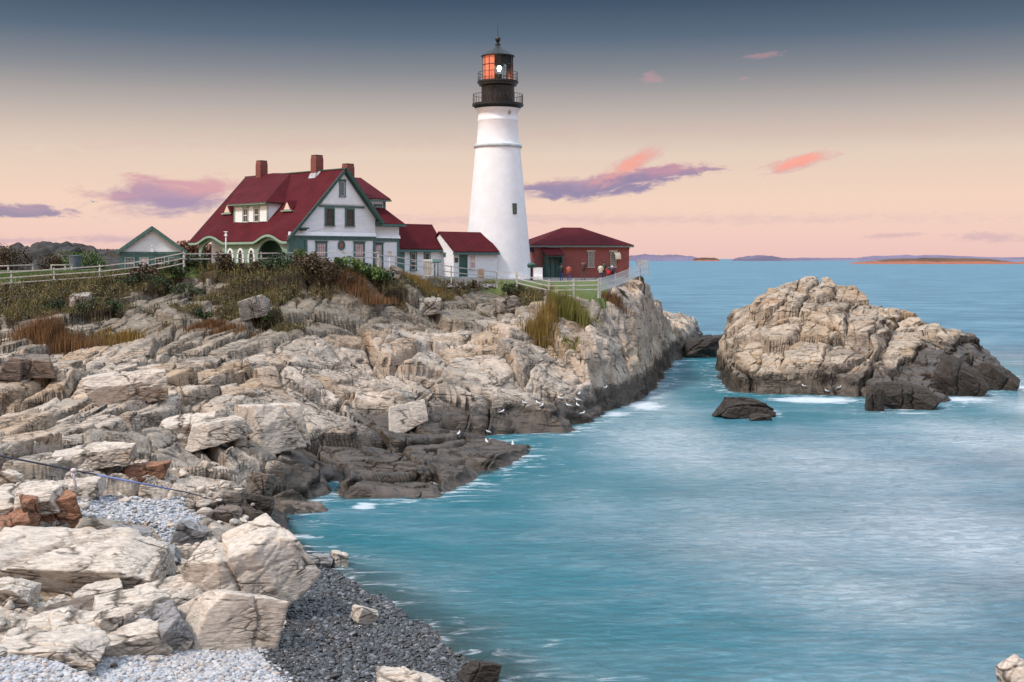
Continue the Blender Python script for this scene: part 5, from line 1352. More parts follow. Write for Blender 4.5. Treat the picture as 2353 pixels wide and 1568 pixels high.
# weathered fishing rod propped over the foreground rocks
p0, p1 = at(-40, 1040, 47.0), at(430, 1132, 49.0); p2 = at(522, 1158, 49.6)
t = thing('fishing_rod', 'long thin fishing rod lying slanted across the rocks, with a pale rag tied on', 'fishing rod', p0)
b = MB(); n = 10
b.tube([(p0.lerp(p1, i / n) - p0) for i in range(n + 1)], [.045 - .022 * i / n for i in range(n + 1)], 6, 0); b.tube([p1 - p0, p2 - p0], [.022, .012], 6, 0)
b.build('rod', M['rod'], t, True)
b = MB(); b.tube([p0.lerp(p1, .55) - p0, p0.lerp(p1, .93) - p0], [.042, .028], 8); b.build('blue_section', M['rodblue'], t, True)
for f_ in (.62, .84, .99):
    c = p0.lerp(p1, f_) - p0
    b = MB(); b.tube([c + Vector((.0, .02 * math.cos(a), .05 + .07 * math.sin(a) + .03)) + Vector((.05 * math.cos(a), 0, 0)) for a in np.linspace(0, 2 * PI, 10)], .010, 5); b.build('line_guide', M['black'], t)
c = p0.lerp(p1, .435) - p0
b = MB(); b.ell(c + Vector((0, -.02, .0)), (.13, .1, .09), 9, 6); b.tube([c, c + Vector((.02, -.04, -.3)), c + Vector((.10, -.05, -.58)), c + Vector((.14, -.03, -.78))], [.05, .055, .045, .02], 7)
b.tube([c, c + Vector((-.05, -.05, -.18)), c + Vector((-.02, -.05, -.33))], [.05, .05, .02], 6); b.build('rag', M['cloth'], t, True)

# ------------------------------------------------------------------ people
def person(label, p, h, rz, top, legs, lean=0.0, arms='down', hair='hair', cap=None, hold=None):
    t = thing('person', label, 'person', p, rz)
    s = h / 1.75
    V_, E_, Rr = [], [], []
    def v(x, y, z, r, par=None):
        V_.append((x * s, (y - max(0, z - .95) * lean) * s, z * s)); Rr.append(r * s)
        if par is not None: E_.append((par, len(V_) - 1))
        return len(V_) - 1
    pel = v(0, 0, .95, .145); ws = v(0, 0, 1.10, .135, pel); ch = v(0, 0, 1.32, .165, ws); nk = v(0, -.005, 1.47, .075, ch); nk2 = v(0, -.01, 1.52, .06, nk); hd = v(0, -.015, 1.62, .10, nk2); v(0, -.015, 1.70, .085, hd)
    ends = []
    for sd in (-1, 1):
        hp = v(sd * .095, 0, .88, .095, pel); kn = v(sd * .11, -.02, .48, .065, hp); an = v(sd * .115, .01, .09, .048, kn); v(sd * .13, -.12, .04, .042, an)
        sh_ = v(sd * .19, 0, 1.40, .070, ch)
        if arms == 'down': el = v(sd * .26, .03, 1.12, .052, sh_); wr_ = v(sd * .24, -.06, .88, .038, el)
        elif arms == 'face': el = v(sd * .27, -.14, 1.20, .052, sh_); wr_ = v(sd * .09, -.27, 1.52, .038, el)
        else: el = v(sd * .28, -.02, 1.14, .052, sh_); wr_ = v(sd * .17, -.24, 1.05, .038, el)
        ends.append((Vector(V_[el]), Vector(V_[wr_]), sd))
    me = bpy.data.meshes.new('body'); me.from_pydata(V_, E_, [])
    o = link('body_tmp', me)
    o.modifiers.new('skin', 'SKIN'); sb = o.modifiers.new('sub', 'SUBSURF'); sb.levels = 1; sb.render_levels = 1
    for i, sv in enumerate(me.skin_vertices[0].data): sv.radius = (Rr[i], Rr[i] * .8); sv.use_root = i == 0
    dg = bpy.context.evaluated_depsgraph_get(); dg.update()
    m2 = bpy.data.meshes.new_from_object(o.evaluated_get(dg))
    bpy.data.objects.remove(o)
    b = MB()
    hip, neck = .93 * s, 1.47 * s
    vs = [q.co.copy() for q in m2.vertices]
    for pl in m2.polygons:
        pass
    b.v = [tuple(q) for q in vs]
    for pl in m2.polygons:
        c = pl.center; b.f.append(tuple(pl.vertices))
        near = min((c - w).length for e, w, sd in ends)
        b.m.append(0 if (near < .055 * s) else 3 if c.z < .085 * s else 2 if (c.z < hip and abs(c.x) < .2 * s and near > .07 * s) else 1 if c.z < neck else 0)
    for e, w, sd in ends:   # palms and five fingers each
        d = (w - e).normalized(); q = w + d * .05 * s; sx = Vector((1, 0, 0)) * sd
        b.ell(w + d * .05 * s, (.022 * s, .038 * s, .042 * s), 8, 6, 0)
        side = d.cross(Vector((1, 0, 0))).normalized() if abs(d.x) < .9 else Vector((0, 1, 0))
        for k in range(4):
            f0 = q + side * (.018 * (k - 1.5)) * s + d * .035 * s; ln = (.06, .072, .067, .05)[k] * s
            b.tube([f0, f0 + d * ln * .55, f0 + d * ln * .9 - sx * .02 * s], [.0095 * s, .0085 * s, .006 * s], 5, 0)
        f0 = q - side * .035 * s; b.tube([f0, f0 + d * .03 * s - side * .015 * s, f0 + d * .055 * s - side * .012 * s], [.011 * s, .0095 * s, .007 * s], 5, 0)
    hc = Vector(V_[hd])
    b.ell(hc + Vector((0, -.095 * s, -.005 * s)), (.014 * s, .022 * s, .022 * s), 6, 5, 0)
    for sd in (-1, 1): b.ell(hc + Vector((sd * .088 * s, 0, 0)), (.012 * s, .022 * s, .032 * s), 6, 5, 0); b.ell(hc + Vector((sd * .035 * s, -.085 * s, .02 * s)), (.012 * s, .01 * s, .008 * s), 6, 5, 4)
    b.tube([hc + Vector((-.025 * s, -.088 * s, -.045 * s)), hc + Vector((.025 * s, -.088 * s, -.045 * s))], .006 * s, 5, 4)
    bd = b.build('body', [M['skin'], M[top], M[legs], M['black'], M['hair']], t, True, False)
    b = MB(); b.ell(hc + Vector((0, .012 * s, .035 * s)), (.108 * s, .112 * s, .115 * s), 12, 8)
    b.v = [(x, y, max(z, hc.z - (.02 if y > hc.y - .03 * s else -.045) * s)) for x, y, z in b.v]
    b.build('hair' if not cap else 'cap', M[cap or hair], t, True)
    b = MB(); b.lathe([(.150 * s, .84 * s), (.175 * s, .88 * s), (.165 * s, 1.1 * s), (.19 * s, 1.32 * s), (.15 * s, 1.43 * s), (.085 * s, 1.49 * s)], 16)
    b.v = [(x * 1.12, y * .78 - max(0, z / s - .95) * lean * s, z) for x, y, z in b.v]
    jk = b.build('jacket', M[top], t, True)
    if hold == 'camera':
        b = MB(); w = ends[0][1].lerp(ends[1][1], .5) + Vector((0, -.07, .06)) * s; b.box((w.x - .08, w.y - .05, w.z - .05), (w.x + .08, w.y + .05, w.z + .06)); b.tube([w, w + Vector((0, -.14, 0))], .04, 8)
        cm = b.build('camera', M['black']); tag(cm, 'black camera held up by the person in maroon', 'camera')
        cm.matrix_world = Matrix.Translation(p) @ Matrix.Rotation(rz, 4, 'Z')
    return t
def pp(x, Y): return at_g(x, Y)
person('person in a black top and jeans standing beside the green vestibule', pp(1290, 119), 1.72, R(150), 'blackc', 'denim', arms='front')
person('person in an orange red top and bright blue trousers by the brick wall', pp(1307, 119.5), 1.7, R(170), 'orange', 'blue')
person('tall person in a maroon jacket and brown trousers facing the brick wall', pp(1340.5, 117), 1.92, R(175), 'maroon', 'brownt', arms='face', hold='camera')
person('person in a cream jacket and jeans with their back turned at the fence', pp(1380.5, 112.5), 1.68, R(185), 'cream', 'denim', arms='front')
person('person in dark olive standing behind the one in cream', pp(1388, 114.5), 1.74, R(165), 'olive', 'blackc')
t = person('person in a red and navy jacket leaning over the mesh fence', pp(1399, 112.5), 1.66, R(190), 'red', 'navy', lean=.18, arms='front')
s = 1.66 / 1.75; b = MB(); b.lathe([(.20 * s, 1.26 * s), (.205 * s, 1.33 * s), (.165 * s, 1.44 * s), (.09 * s, 1.50 * s)], 16); b.v = [(x * 1.13, y * .80 - max(0, z / s - .95) * .18 * s, z) for x, y, z in b.v]; b.build('navy_yoke', M['navy'], t, True)
person('person in a white cap and blue jacket at the mesh fence', pp(1407.5, 113), 1.6, R(200), 'navy', 'denim', lean=.15, arms='front', cap='whitec')

# ------------------------------------------------------------------ gulls
def gull_mesh(fly=False):
    b = MB(); b.cur = 0
    if not fly:
        b.tube([(-.24, 0, .20), (-.16, 0, .225), (-.04, 0, .235), (.08, 0, .26), (.15, 0, .31), (.19, 0, .37)], [.02, .055, .088, .085, .055, .042], 9)
        b.ell((.205, 0, .405), (.055, .045, .045), 9, 7); b.tube([(.24, 0, .40), (.315, 0, .385)], [.016, .006], 6, 2)
        b.tube([(-.40, 0, .19), (-.22, 0, .215)], [.012, .04], 6, 1)
        for s in (-1, 1):
            b.tube([(-.34, s * .04, .215), (-.16, s * .078, .25), (.02, s * .088, .265), (.09, s * .07, .275)], [.012, .045, .055, .03], 7, 1)
            b.tube([(.0, s * .035, .16), (.01, s * .035, .0)], .010, 5, 2); b.box((-.01, s * .035 - .03, 0), (.06, s * .035 + .03, .012), 2)
    else:
        b.tube([(-.28, 0, 0), (-.1, 0, .0), (.1, 0, .02), (.22, 0, .03), (.27, 0, .03)], [.02, .07, .07, .045, .01], 8)
        for s in (-1, 1):
            b.add([(.08, 0, .04), (-.1, 0, .04), (.12, s * .35, .14), (-.06, s * .35, .13), (-.05, s * .75, .02), (.0, s * .38, .155), (0, 0, .07)], [(0, 2, 5, 6), (6, 5, 3, 1), (2, 4, 5), (5, 4, 3), (0, 1, 3, 2), (2, 3, 4)], 1)
    return b
g0 = None
def gull(label, x, y, rz, where='shore', sc=1.0):
    global g0
    if g0 is None:
        g0 = gull_mesh().build('seagull', [M['gull'], M['gullgrey'], M['beak']], None, True, False); o = g0
    else:
        o = g0.copy(); COL.objects.link(o)
    o.location = (hit if where == 'shore' else islet_hit)(x, y) if where != 'rock' else at(x, y, sc)
    o.scale = (.82,) * 3
    o.rotation_euler = (0, 0, rz)
    return tag(o, label, 'seagull', 'seagulls resting on the rocks')
for lb, x, y, rz, wh in (
        ('white gull on the seaward corner of the ledge, uppermost of three in a column', 1331, 916, 1.2, 's'), ('white gull in the middle of the column of three on the ledge corner', 1329, 926, 3.0, 's'), ('white gull at the bottom of the column of three on the ledge corner', 1327, 938, 2.0, 's'),
        ('white gull low on the face of the ledge corner, nearest the sea', 1338, 957, .4, 's'), ('white gull just left of the column of three', 1307, 940, 2.9, 's'), ('white gull with raised tail on the ledge above the others', 1288, 922, 2.6, 's'),
        ('white gull on the pale ledge, right of a close pair', 1245, 943, 1.0, 's'), ('white gull of the close pair on the pale ledge, right one', 1236, 934, 2.2, 's'), ('white gull of the close pair on the pale ledge, left one', 1206, 936, 2.8, 's'),
        ('white gull alone on the dark ledge face', 1153, 956, .6, 's'), ('white gull alone on the dark cliff block by the channel', 1390, 900, .3, 's'),
        ('white gull standing at the inner end of the foam channel', 1121, 1000, 2.4, 's'), ('brownish gull standing upright left of the foam channel', 1054, 1004, 1.3, 's'), ('brownish gull on the low dark ledge before the foam', 1118, 1022, 1.8, 's'),
        ('white gull on the tip of the low dark ledge', 1178, 1028, 1.6, 's'), ('white gull near the foot of the cliff by the black sill', 1607, 772, 1.6, 's'),
        ('white gull on the flat top of the islet', 1903, 645, 3.0, 'i'), ('white gull at the dark foot of the islet, left one', 1848, 893, 2.8, 'i'), ('white gull at the dark foot of the islet, right one', 1928, 897, .2, 'i'), ('white gull at the water\'s edge of the islet, lowest there', 1901, 905, 2.9, 'i')):
    gull(lb, x, y, rz, 'shore' if wh == 's' else 'islet')
o = gull_mesh(True).build('seagull', [M['gull'], M['gullgrey'], M['beak']], None, True, False); o.location = at(213, 464, 140); o.rotation_euler = (.2, 0, 1.2)
tag(o, 'gull flying in front of the clouds at the left', 'seagull')

# ------------------------------------------------------------------ vegetation
def leaves_mesh(P, S, rs, lw=.55, up=.3):
    """a small bent leaf (two triangles) at each point"""
    n = len(P)
    d = rs.normal(size=(n, 3)); d[:, 2] += up; d /= np.linalg.norm(d, axis=1)[:, None]
    e = np.cross(d, rs.normal(size=(n, 3))); e /= np.linalg.norm(e, axis=1)[:, None] + 1e-9
    L = d * S[:, None]; W = e * (S * lw)[:, None]
    v = np.stack([P - L * .5, P + W * .5, P + L * .5, P - W * .5], 1).reshape(-1, 3)
    f = (np.arange(n) * 4)[:, None] + np.array([[0, 1, 2, 3]])
    return v, f
def blades(P, Hh, rs, w=.02, lean=.35):
    """grass blades: tapering bent strips of two quads collapsed to a quad and a point"""
    n = len(P)
    a = rs.rand(n) * 2 * PI; b_ = rs.rand(n) * 2 * PI
    dx = np.stack([np.cos(a), np.sin(a), np.zeros(n)], 1) * (w * (.6 + .8 * rs.rand(n)))[:, None]
    ln = np.stack([np.cos(b_), np.sin(b_), np.zeros(n)], 1) * (Hh * lean * rs.rand(n))[:, None]
    up = np.zeros((n, 3)); up[:, 2] = Hh
    m = P + up * .55 + ln * .35
    t = P + up + ln
    v = np.stack([P - dx, P + dx, m + dx * .7, m - dx * .7, t + dx * .12, t - dx * .12], 1).reshape(-1, 3)
    base = (np.arange(n) * 6)[:, None]
    f = np.concatenate([base + np.array([[0, 1, 2, 3]]), base + np.array([[3, 2, 4, 5]])])
    return v, f
def shrub(label, x, Y, w, h, mat, seed, n=900, leaf=.16, yb=None, name='shrub', dep=.7):
    rs = np.random.RandomState(seed)
    p = at_g(x, Y) if yb is None else hit(x, yb)
    t = thing(name, label, 'shrub', p, 0)
    nb = max(4, int(w * 4))
    cl = np.stack([rs.uniform(-.5, .5, nb) * w, rs.uniform(-.5, .5, nb) * w * dep, rs.uniform(.25, .85, nb) * h], 1)
    cl[:, 2] *= 1 - .5 * (np.abs(cl[:, 0]) / (w / 2)) ** 2
    cr = rs.uniform(.22, .42, nb) * min(h, w)
    k = rs.randint(0, nb, n); d = rs.normal(size=(n, 3)); d /= np.linalg.norm(d, axis=1)[:, None]
    P = cl[k] + d * (cr[k] * (.55 + .55 * rs.rand(n) ** .5))[:, None]
    low = rs.rand(n) < .25; P[low, 2] *= rs.rand(low.sum()); P[:, 2] = np.maximum(P[:, 2], .03)
    v, f = leaves_mesh(P, leaf * (.6 + .8 * rs.rand(n)), rs)
    np_mesh('leaves', v, f, M[mat], t)
    b = MB()
    for i in range(nb):
        q = cl[i]; b.tube([(q[0] * .25, q[1] * .25, -.15), (q[0] * .6, q[1] * .6, q[2] * .5), tuple(q)], [.03, .02, .01], 5)
    for i in range(nb * 3):
        q = cl[i % nb]; d_ = rs.normal(size=3); d_[2] = abs(d_[2]); d_ /= np.linalg.norm(d_); e = q + d_ * cr[i % nb] * 1.25
        b.tube([tuple(q), tuple(e)], [.012, .004], 4)
    b.build('stems', M['twig'], t)
    return t
SHR = [('dark green bush between the garage and the house porch', 445, 96, 2.6, 1.25, 'leaf_dark'), ('low dark bush in front of the garage, right side', 395, 95, 2.4, .9, 'leaf_dark'), ('brown and green bush in front of the garage, left side', 335, 94.5, 2.6, 1.1, 'leaf_brown'),
       ('tall dark green bush in front of the right porch arch', 640, 96.5, 3.0, 1.7, 'leaf_dark'), ('tall pale stemmed climber at the corner of the porch', 692, 97, 1.3, 1.7, 'leaf_green'), ('broad dark bush below the corner of the gable wall', 715, 96, 3.4, 1.5, 'leaf_brown'),
       ('fresh green bush under the oval window', 790, 97.5, 2.6, 1.1, 'leaf_green'), ('fresh green bush under the rightmost lower window of the house', 845, 98.5, 2.6, 1.25, 'leaf_green'), ('low dark bush under the first lower window', 752, 96.5, 2.2, .9, 'leaf_dark'),
       ('dry twiggy bush before the white porch ovals', 512, 96, 1.5, 1.3, 'leaf_brown'), ('low bush between the porch ovals and the right arch', 570, 96, 2.2, .75, 'leaf_brown'), ('dark bush on the slope right of the house corner', 880, 99, 2.2, 1.0, 'leaf_dark'),
       ('bright green mound bush behind the lawn at the left', 186, 125, 4.2, 1.9, 'leaf_green'), ('olive bush at the far left edge of the lawn', 15, 118, 3.6, 2.3, 'leaf_brown'), ('small olive bush left of the bin', 115, 120, 2.0, 1.6, 'leaf_brown')]
for i, (lb, x, Y, w, h, mt) in enumerate(SHR): shrub(lb, x, Y, w, h, mt, 300 + i, QN(int(420 + 300 * w * h)), .21)
for i, (lb, x, yb, w, h, mt) in enumerate((('dark green juniper patch left of the pale upright boulder', 140, 718, 2.4, .8, 'leaf_dark'), ('dark green juniper patch right of the pale upright boulder', 235, 735, 2.6, .9, 'leaf_dark'), ('juniper patch on the slope under the garage bushes', 330, 655, 4.0, .9, 'leaf_dark'),
        ('dark bush in the rocks below the dry twiggy bush', 430, 682, 2.2, .8, 'leaf_dark'), ('juniper patch left of the cleft outcrop', 470, 730, 1.8, .6, 'leaf_dark'), ('low green bush at the foot of the cleft outcrop', 610, 735, 1.6, .5, 'leaf_green'), ('rust coloured bush on the slope under the middle of the house', 760, 655, 3.2, 1.0, 'leaf_brown'), ('brown bush behind the stone retaining heap', 1075, 662, 2.2, .7, 'leaf_brown'), ('dark bush under the three rail fence', 1170, 672, 2.2, .7, 'leaf_dark'))):
    shrub(lb, x, 0, w, h, mt, 340 + i, QN(int(420 + 300 * w * h)), .15, yb)
def tuft(label, x, yb, w, d, h, mat, n, seed):
    rs = np.random.RandomState(seed); p = hit(x, yb)
    t = thing('tall_grass_clump', label, 'grass clump', p)
    q = rs.normal(size=(n, 2)) * .4; P = np.stack([q[:, 0] * w, q[:, 1] * d, np.zeros(n)], 1)
    gz_ = ground_np(P[:, 0] + p.x, P[:, 1] + p.y) - p.z; P[:, 2] = np.clip(gz_, -1.2, 1.2) - .05
    v, f = blades(P, h * (.55 + .6 * rs.rand(n)) * (1 - .25 * np.abs(q[:, 0])), rs, .022, .3)
    np_mesh('grass_blades', v, f, M[mat], t); return t
tuft('tall green and gold grass clump just below the three rail fence', 1303, 722, 2.2, 1.2, 1.7, 'grass_green', QN(2600), 401)
tuft('golden grass clump standing lower down, left of the green one', 1240, 768, 1.4, .9, 1.6, 'grass_gold', QN(1300), 402)
tuft('slim golden grass clump between the two larger ones', 1262, 735, .8, .7, 1.6, 'grass_gold', QN(800), 403)
tuft('rust orange grass clump on the lower left slope', 135, 800, 3.4, 1.4, 1.35, 'grass_rust', QN(2600), 404)
tuft('dry yellow grass clump right of the rust orange one', 260, 792, 2.6, 1.1, .8, 'grass_gold', QN(1300), 405)
tuft('brown grass clump on the slope below the oval window', 820, 665, 3.0, 1.4, .9, 'grass_rust', QN(1500), 406)
tuft('dry grass clump below the low passage', 955, 655, 3.0, 1.3, .8, 'grass_gold', QN(1800), 407)
tuft('small green grass patch in the pale rock below the cliff fence', 1310, 800, 1.2, .5, .35, 'grass_green', QN(700), 408)
tuft('brown grass beside the cliff fence corner', 1410, 690, 1.4, .9, .7, 'grass_rust', QN(600), 409)
tuft('russet grass in the hollow of the mid left slope', 500, 752, 2.8, 1.0, .55, 'grass_rust', QN(1600), 410)
# mixed cover over the upper slope: nobody could count it
rs = np.random.RandomState(77)
n = QN(150000)
px = rs.uniform(-46, 8, n); py = rs.uniform(76, 112, n)
hh, _d, _b, _pm, _pl, _tn = chunked(shore_height, px, py)
va = veg_amount(px, py, hh)
ok = (va > .52 + .3 * rs.rand(n)) & (_pl < .8) & (hh > 5.5)
P = np.stack([px, py, hh - .03], 1)[ok]
nn = len(P); half = rs.rand(nn) < .62
tall = .25 + .45 * fbm2(P[:, 0] * .3, P[:, 1] * .3, 41, 3)
v1, f1 = blades(P[half], (tall[half]) * (.5 + .8 * rs.rand(half.sum())) * 1.1, rs, .022, .6)
Q = P[~half].copy(); Q = np.repeat(Q, 3, 0); Q += rs.normal(size=Q.shape) * np.array([.16, .16, .10]); Q[:, 2] += .16
v2, f2 = leaves_mesh(Q, .10 + .10 * rs.rand(len(Q)), rs)
tag(np_mesh('ground_cover', np.concatenate([v1, v2]), np.concatenate([f1, f2 + len(v1)]), M['cover']), 'mixed dry grass and low plants on the upper slope', 'ground cover', None, 'stuff')
# short grass fringe on the lawn
n = QN(60000); px = rs.uniform(-46, -20, n); py = rs.uniform(93.5, 106, n)
hh = ground_np(px, py); pl = sdist(px, py, PLATEAU); ok = pl > -.3
v1, f1 = blades(np.stack([px, py, hh - .02], 1)[ok], .05 + .10 * rs.rand(ok.sum()), rs, .02, .6)
tag(np_mesh('lawn_grass', v1, f1, leaf_mat('lawn_blades', [(.05, .09, .016), (.09, .14, .03), (.14, .19, .05)])), 'short green lawn blades behind the left fence', 'grass', None, 'stuff')
# stone heap below the middle fence
b = MB()
for i in range(70):
    x = 1030 + rs.rand() * 110; p = hit(x, 655 + rs.rand() * 8)
    b.ell((p.x, p.y, p.z + .05), (.12 + .16 * rs.rand(), .12 + .1 * rs.rand(), .06 + .07 * rs.rand()), 6, 4)
tag(b.build('stone_heap', M['boulder_grey']), 'heap of small grey stones under the middle fence', 'stone heap', None, 'stuff')
# ------------------------------------------------------------------ far land on the left
def hill(name, label, x0, x1, y0, y1, fn, nx, ny, mat, kind='structure', cat='hill'):
    X, Y = np.meshgrid(np.linspace(x0, x1, nx), np.linspace(y0, y1, ny))
    Z = fn(X, Y)
    o = np_mesh(name, np.stack([X.ravel(), Y.ravel(), Z.ravel()], 1), grid_faces(ny, nx), mat, None, True)
    return tag(o, label, cat, None, kind)
knoll_c = at(70, 0, 150).x
def knoll(x, y):
    g_ = np.exp(-((x - knoll_c) / 9.5) ** 2 - ((y - 152) / 9) ** 2) * 3.6 + np.exp(-((x - knoll_c - 11) / 6) ** 2 - ((y - 148) / 8) ** 2) * 1.8
    f1, f2, a_, b_, r1, r2, r3 = voro2(x * .45 + fbm2(x * .3, y * .3, 66, 2), y * .45, 67)
    return 9.8 + g_ * (1 + (fbm2(x * .3, y * .3, 61, 3) - .5) * .7) + (r1 - .5) * 1.0 * np.minimum(1, g_) - np.exp(-((f2 - f1) / .12) ** 2) * .5 * np.minimum(1, g_) + (fbm2(x * 1.4, y * 1.4, 62, 3) - .5) * .4
hill('rocky_knoll', 'grey rocky knoll beyond the lawn at the left', knoll_c - 28, knoll_c + 30, 134, 172, knoll, 300, 200, rock_mat('dull_grey_knoll_rock', (.075, .066, .06), (.045, .042, .04), (.07, .045, .03), tide=False, rust_amt=.5, cs=.6))
def back(x, y): return 9.7 + sstep(200, 330, y) * 3.0 * (1 + (fbm2(x * .02, y * .02, 63, 3) - .5) * .6)
hill('hill', 'dark low wooded hill far behind the lawn', -230, -50, 172, 420, back, 90, 90, paint('dark_brown_heath', (.055, .035, .022), .95, .25, .15))
rs = np.random.RandomState(5)
n = QN(70000); px = rs.uniform(-150, -58, n) ; py = rs.uniform(255, 300, n)
top = .9 + 1.5 * fbm2(px * .12, py * .12, 64, 4) + .8 * sstep(.55, .75, fbm2(px * .05, 0 * py, 65, 3))
zz = back(px, py) + top * rs.rand(n) ** .7
v1, f1 = leaves_mesh(np.stack([px, py, zz], 1), .22 + .26 * rs.rand(n), rs, .8, 0)
tag(np_mesh('far_treeline', v1, f1, M['tree_far']), 'dark autumn wood along the skyline at the left', 'wood', None, 'stuff')
def far_tree(label, x, Y, h, w, seed, mat):
    rs = np.random.RandomState(seed); p = Vector((at(x, 0, Y).x, Y, 9.9))
    t = thing('tree', label, 'tree', p)
    b = MB(); b.tube([(0, 0, -.3), (.1, 0, h * .4), (0, .1, h * .75)], [.22, .16, .06], 7)
    for k in range(6):
        a = rs.rand() * 6.28; z = h * (.35 + .08 * k); b.tube([(0, 0, z), (math.cos(a) * w * .35, math.sin(a) * w * .35, z + h * .18)], [.08, .03], 5)
    b.build('trunk', M['twig'], t)
    nb = 12; cl = np.stack([rs.normal(0, .24, nb) * w, rs.normal(0, .24, nb) * w, h * (.42 + .42 * rs.rand(nb))], 1); n = 1500
    k = rs.randint(0, nb, n); d = rs.normal(size=(n, 3)); d /= np.linalg.norm(d, axis=1)[:, None]
    P = cl[k] + d * (w * .22 * (.4 + .7 * rs.rand(n) ** .5))[:, None]
    v, f = leaves_mesh(P, .26 + .22 * rs.rand(n), rs); np_mesh('crown', v, f, M[mat], t)
M['tree_red'] = leaf_mat('russet_tree_leaves', [(.05, .02, .012), (.14, .045, .02), (.24, .085, .035)])
far_tree('russet tree showing between the garage and the porch', 446, 150, 4.3, 4.2, 71, 'tree_red')
far_tree('second russet tree, seen through the left porch arch', 474, 152, 3.6, 4.4, 72, 'tree_red')
far_tree('third russet tree close beside the garage roof', 430, 156, 3.4, 3.6, 73, 'tree_red')

# ------------------------------------------------------------------ islands on the horizon
def island(name, label, marks, Y, depth, mat, seed, cat='island'):
    """marks: (x, top y) along its skyline as seen; stands in the sea at distance Y"""
    xs = np.array([(m[0] - CXD) / FD * Y for m in marks]); zs = np.array([EYE - (m[1] - HYD) / FD * Y for m in marks])
    nx, ny = 220, 24
    X, T = np.meshgrid(np.linspace(xs[0], xs[-1], nx), np.linspace(-1, 1, ny))
    w = xs[-1] - xs[0]
    z = np.interp(X, xs, zs)
    n = fbm2(X / w * 40, T * 3 + seed, seed, 5)
    Z = z * np.maximum(0, 1 - np.abs(T) ** 2.6) * (.72 + .55 * n) * sstep(0, .05, (X - xs[0]) / w) * sstep(0, .05, (xs[-1] - X) / w) - 1.0
    o = np_mesh(name, np.stack([X.ravel(), (Y + T * depth + (n - .5) * depth * .2).ravel(), Z.ravel()], 1), grid_faces(ny, nx), mat, None, False)
    return tag(o, label, cat)
def isle_mat(name, cliff, top, zc):
    m, g, out = new_mat(name)
    ps = g.n('ShaderNodeNewGeometry').outputs['Position']
    z = g.n('ShaderNodeSeparateXYZ', None, Vector=ps).outputs[2]
    n1 = g.noise(ps, .035, 6, .65); n2 = g.noise(ps, .006, 5, .6)
    f = g.rng(g.math('ADD', z, g.math('MULTIPLY', g.math('SUBTRACT', n1, .5), zc * 1.6)), zc * .7, zc * 1.2)
    c = g.mix(f, g.mix(n1, c4(cliff), c4(tuple(x * .5 for x in cliff))), g.mix(g.rng(n2, .4, .6), c4(top), c4(tuple(x * .6 for x in top))))
    bsdf(g, out, Base_Color=c, Roughness=.9)
    return m
near_isle = isle_mat('rusty_island_shore', (.42, .13, .06), (.12, .055, .022), 6)
far_isle = paint('haze_tinted_island_woods', (.16, .13, .20), .95, .2, .002)  # purple of distant haze and evening light put into the colour
island('island', 'nearest low rust coloured island on the horizon at the right', [(1965, 607), (1985, 601), (2040, 597), (2090, 594), (2120, 593), (2200, 594), (2270, 596), (2300, 599), (2325, 606)], 2857, 130, near_isle, 3)
island('island', 'small rust coloured skerry right of the nearest island', [(2328, 607), (2340, 602), (2370, 600), (2400, 606)], 2857, 60, near_isle, 4)
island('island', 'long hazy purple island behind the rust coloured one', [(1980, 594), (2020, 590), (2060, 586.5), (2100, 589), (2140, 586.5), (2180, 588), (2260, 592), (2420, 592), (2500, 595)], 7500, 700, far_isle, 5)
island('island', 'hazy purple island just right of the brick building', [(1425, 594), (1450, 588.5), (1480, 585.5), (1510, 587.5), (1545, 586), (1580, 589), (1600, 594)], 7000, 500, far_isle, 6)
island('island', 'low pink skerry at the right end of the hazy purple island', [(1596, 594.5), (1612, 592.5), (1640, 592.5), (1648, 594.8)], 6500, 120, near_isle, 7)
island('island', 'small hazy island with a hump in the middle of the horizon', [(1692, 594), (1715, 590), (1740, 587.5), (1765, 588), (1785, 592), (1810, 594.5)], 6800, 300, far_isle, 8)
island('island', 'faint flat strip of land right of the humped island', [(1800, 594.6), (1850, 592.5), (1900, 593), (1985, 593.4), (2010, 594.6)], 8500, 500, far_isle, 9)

# ------------------------------------------------------------------ the sea
NSW, NYW = QS(520), QS(760)
s_ = np.linspace(-.62, .62, NSW); yy = 26 * (60000 / 26) ** (np.linspace(0, 1, NYW) ** 1.0)
S_, Y_ = np.meshgrid(s_, yy); WX, WY = (S_ * Y_).ravel(), Y_.ravel()
near_ = WY < 190
dsh = np.full(WX.shape, 60.0); dep = np.full(WX.shape, 5.0)
hb, ds = chunked(lambda x, y: shore_height(x, y, False)[:2], WX[near_], WY[near_])
di = sdist(WX[near_], WY[near_], ISL)
dsh[near_] = np.minimum(-ds, -di); dep[near_] = -hb
dsh[near_] = np.where((ds > 0) | (di > 0), -1, dsh[near_])
sw = sstep(0, 9, dsh) * np.where(WY < 300, 1, 0) * sstep(300, 120, WY)
ph = WX * .25 + WY * .9
WZ = sw * (.07 * np.sin(ph * .55 + 3 * fbm2(WX * .06, WY * .06, 81, 2)) + .24 * (fbm2(WX * .12, WY * .26, 82, 4) - .5) + .05 * (fbm2(WX * .5, WY * 1.3, 83, 3) - .5))
fw = grid_faces(NYW, NSW)
milk_sheen_a = np.zeros(WX.shape)  # pale patches: milky water and painted sky sheen
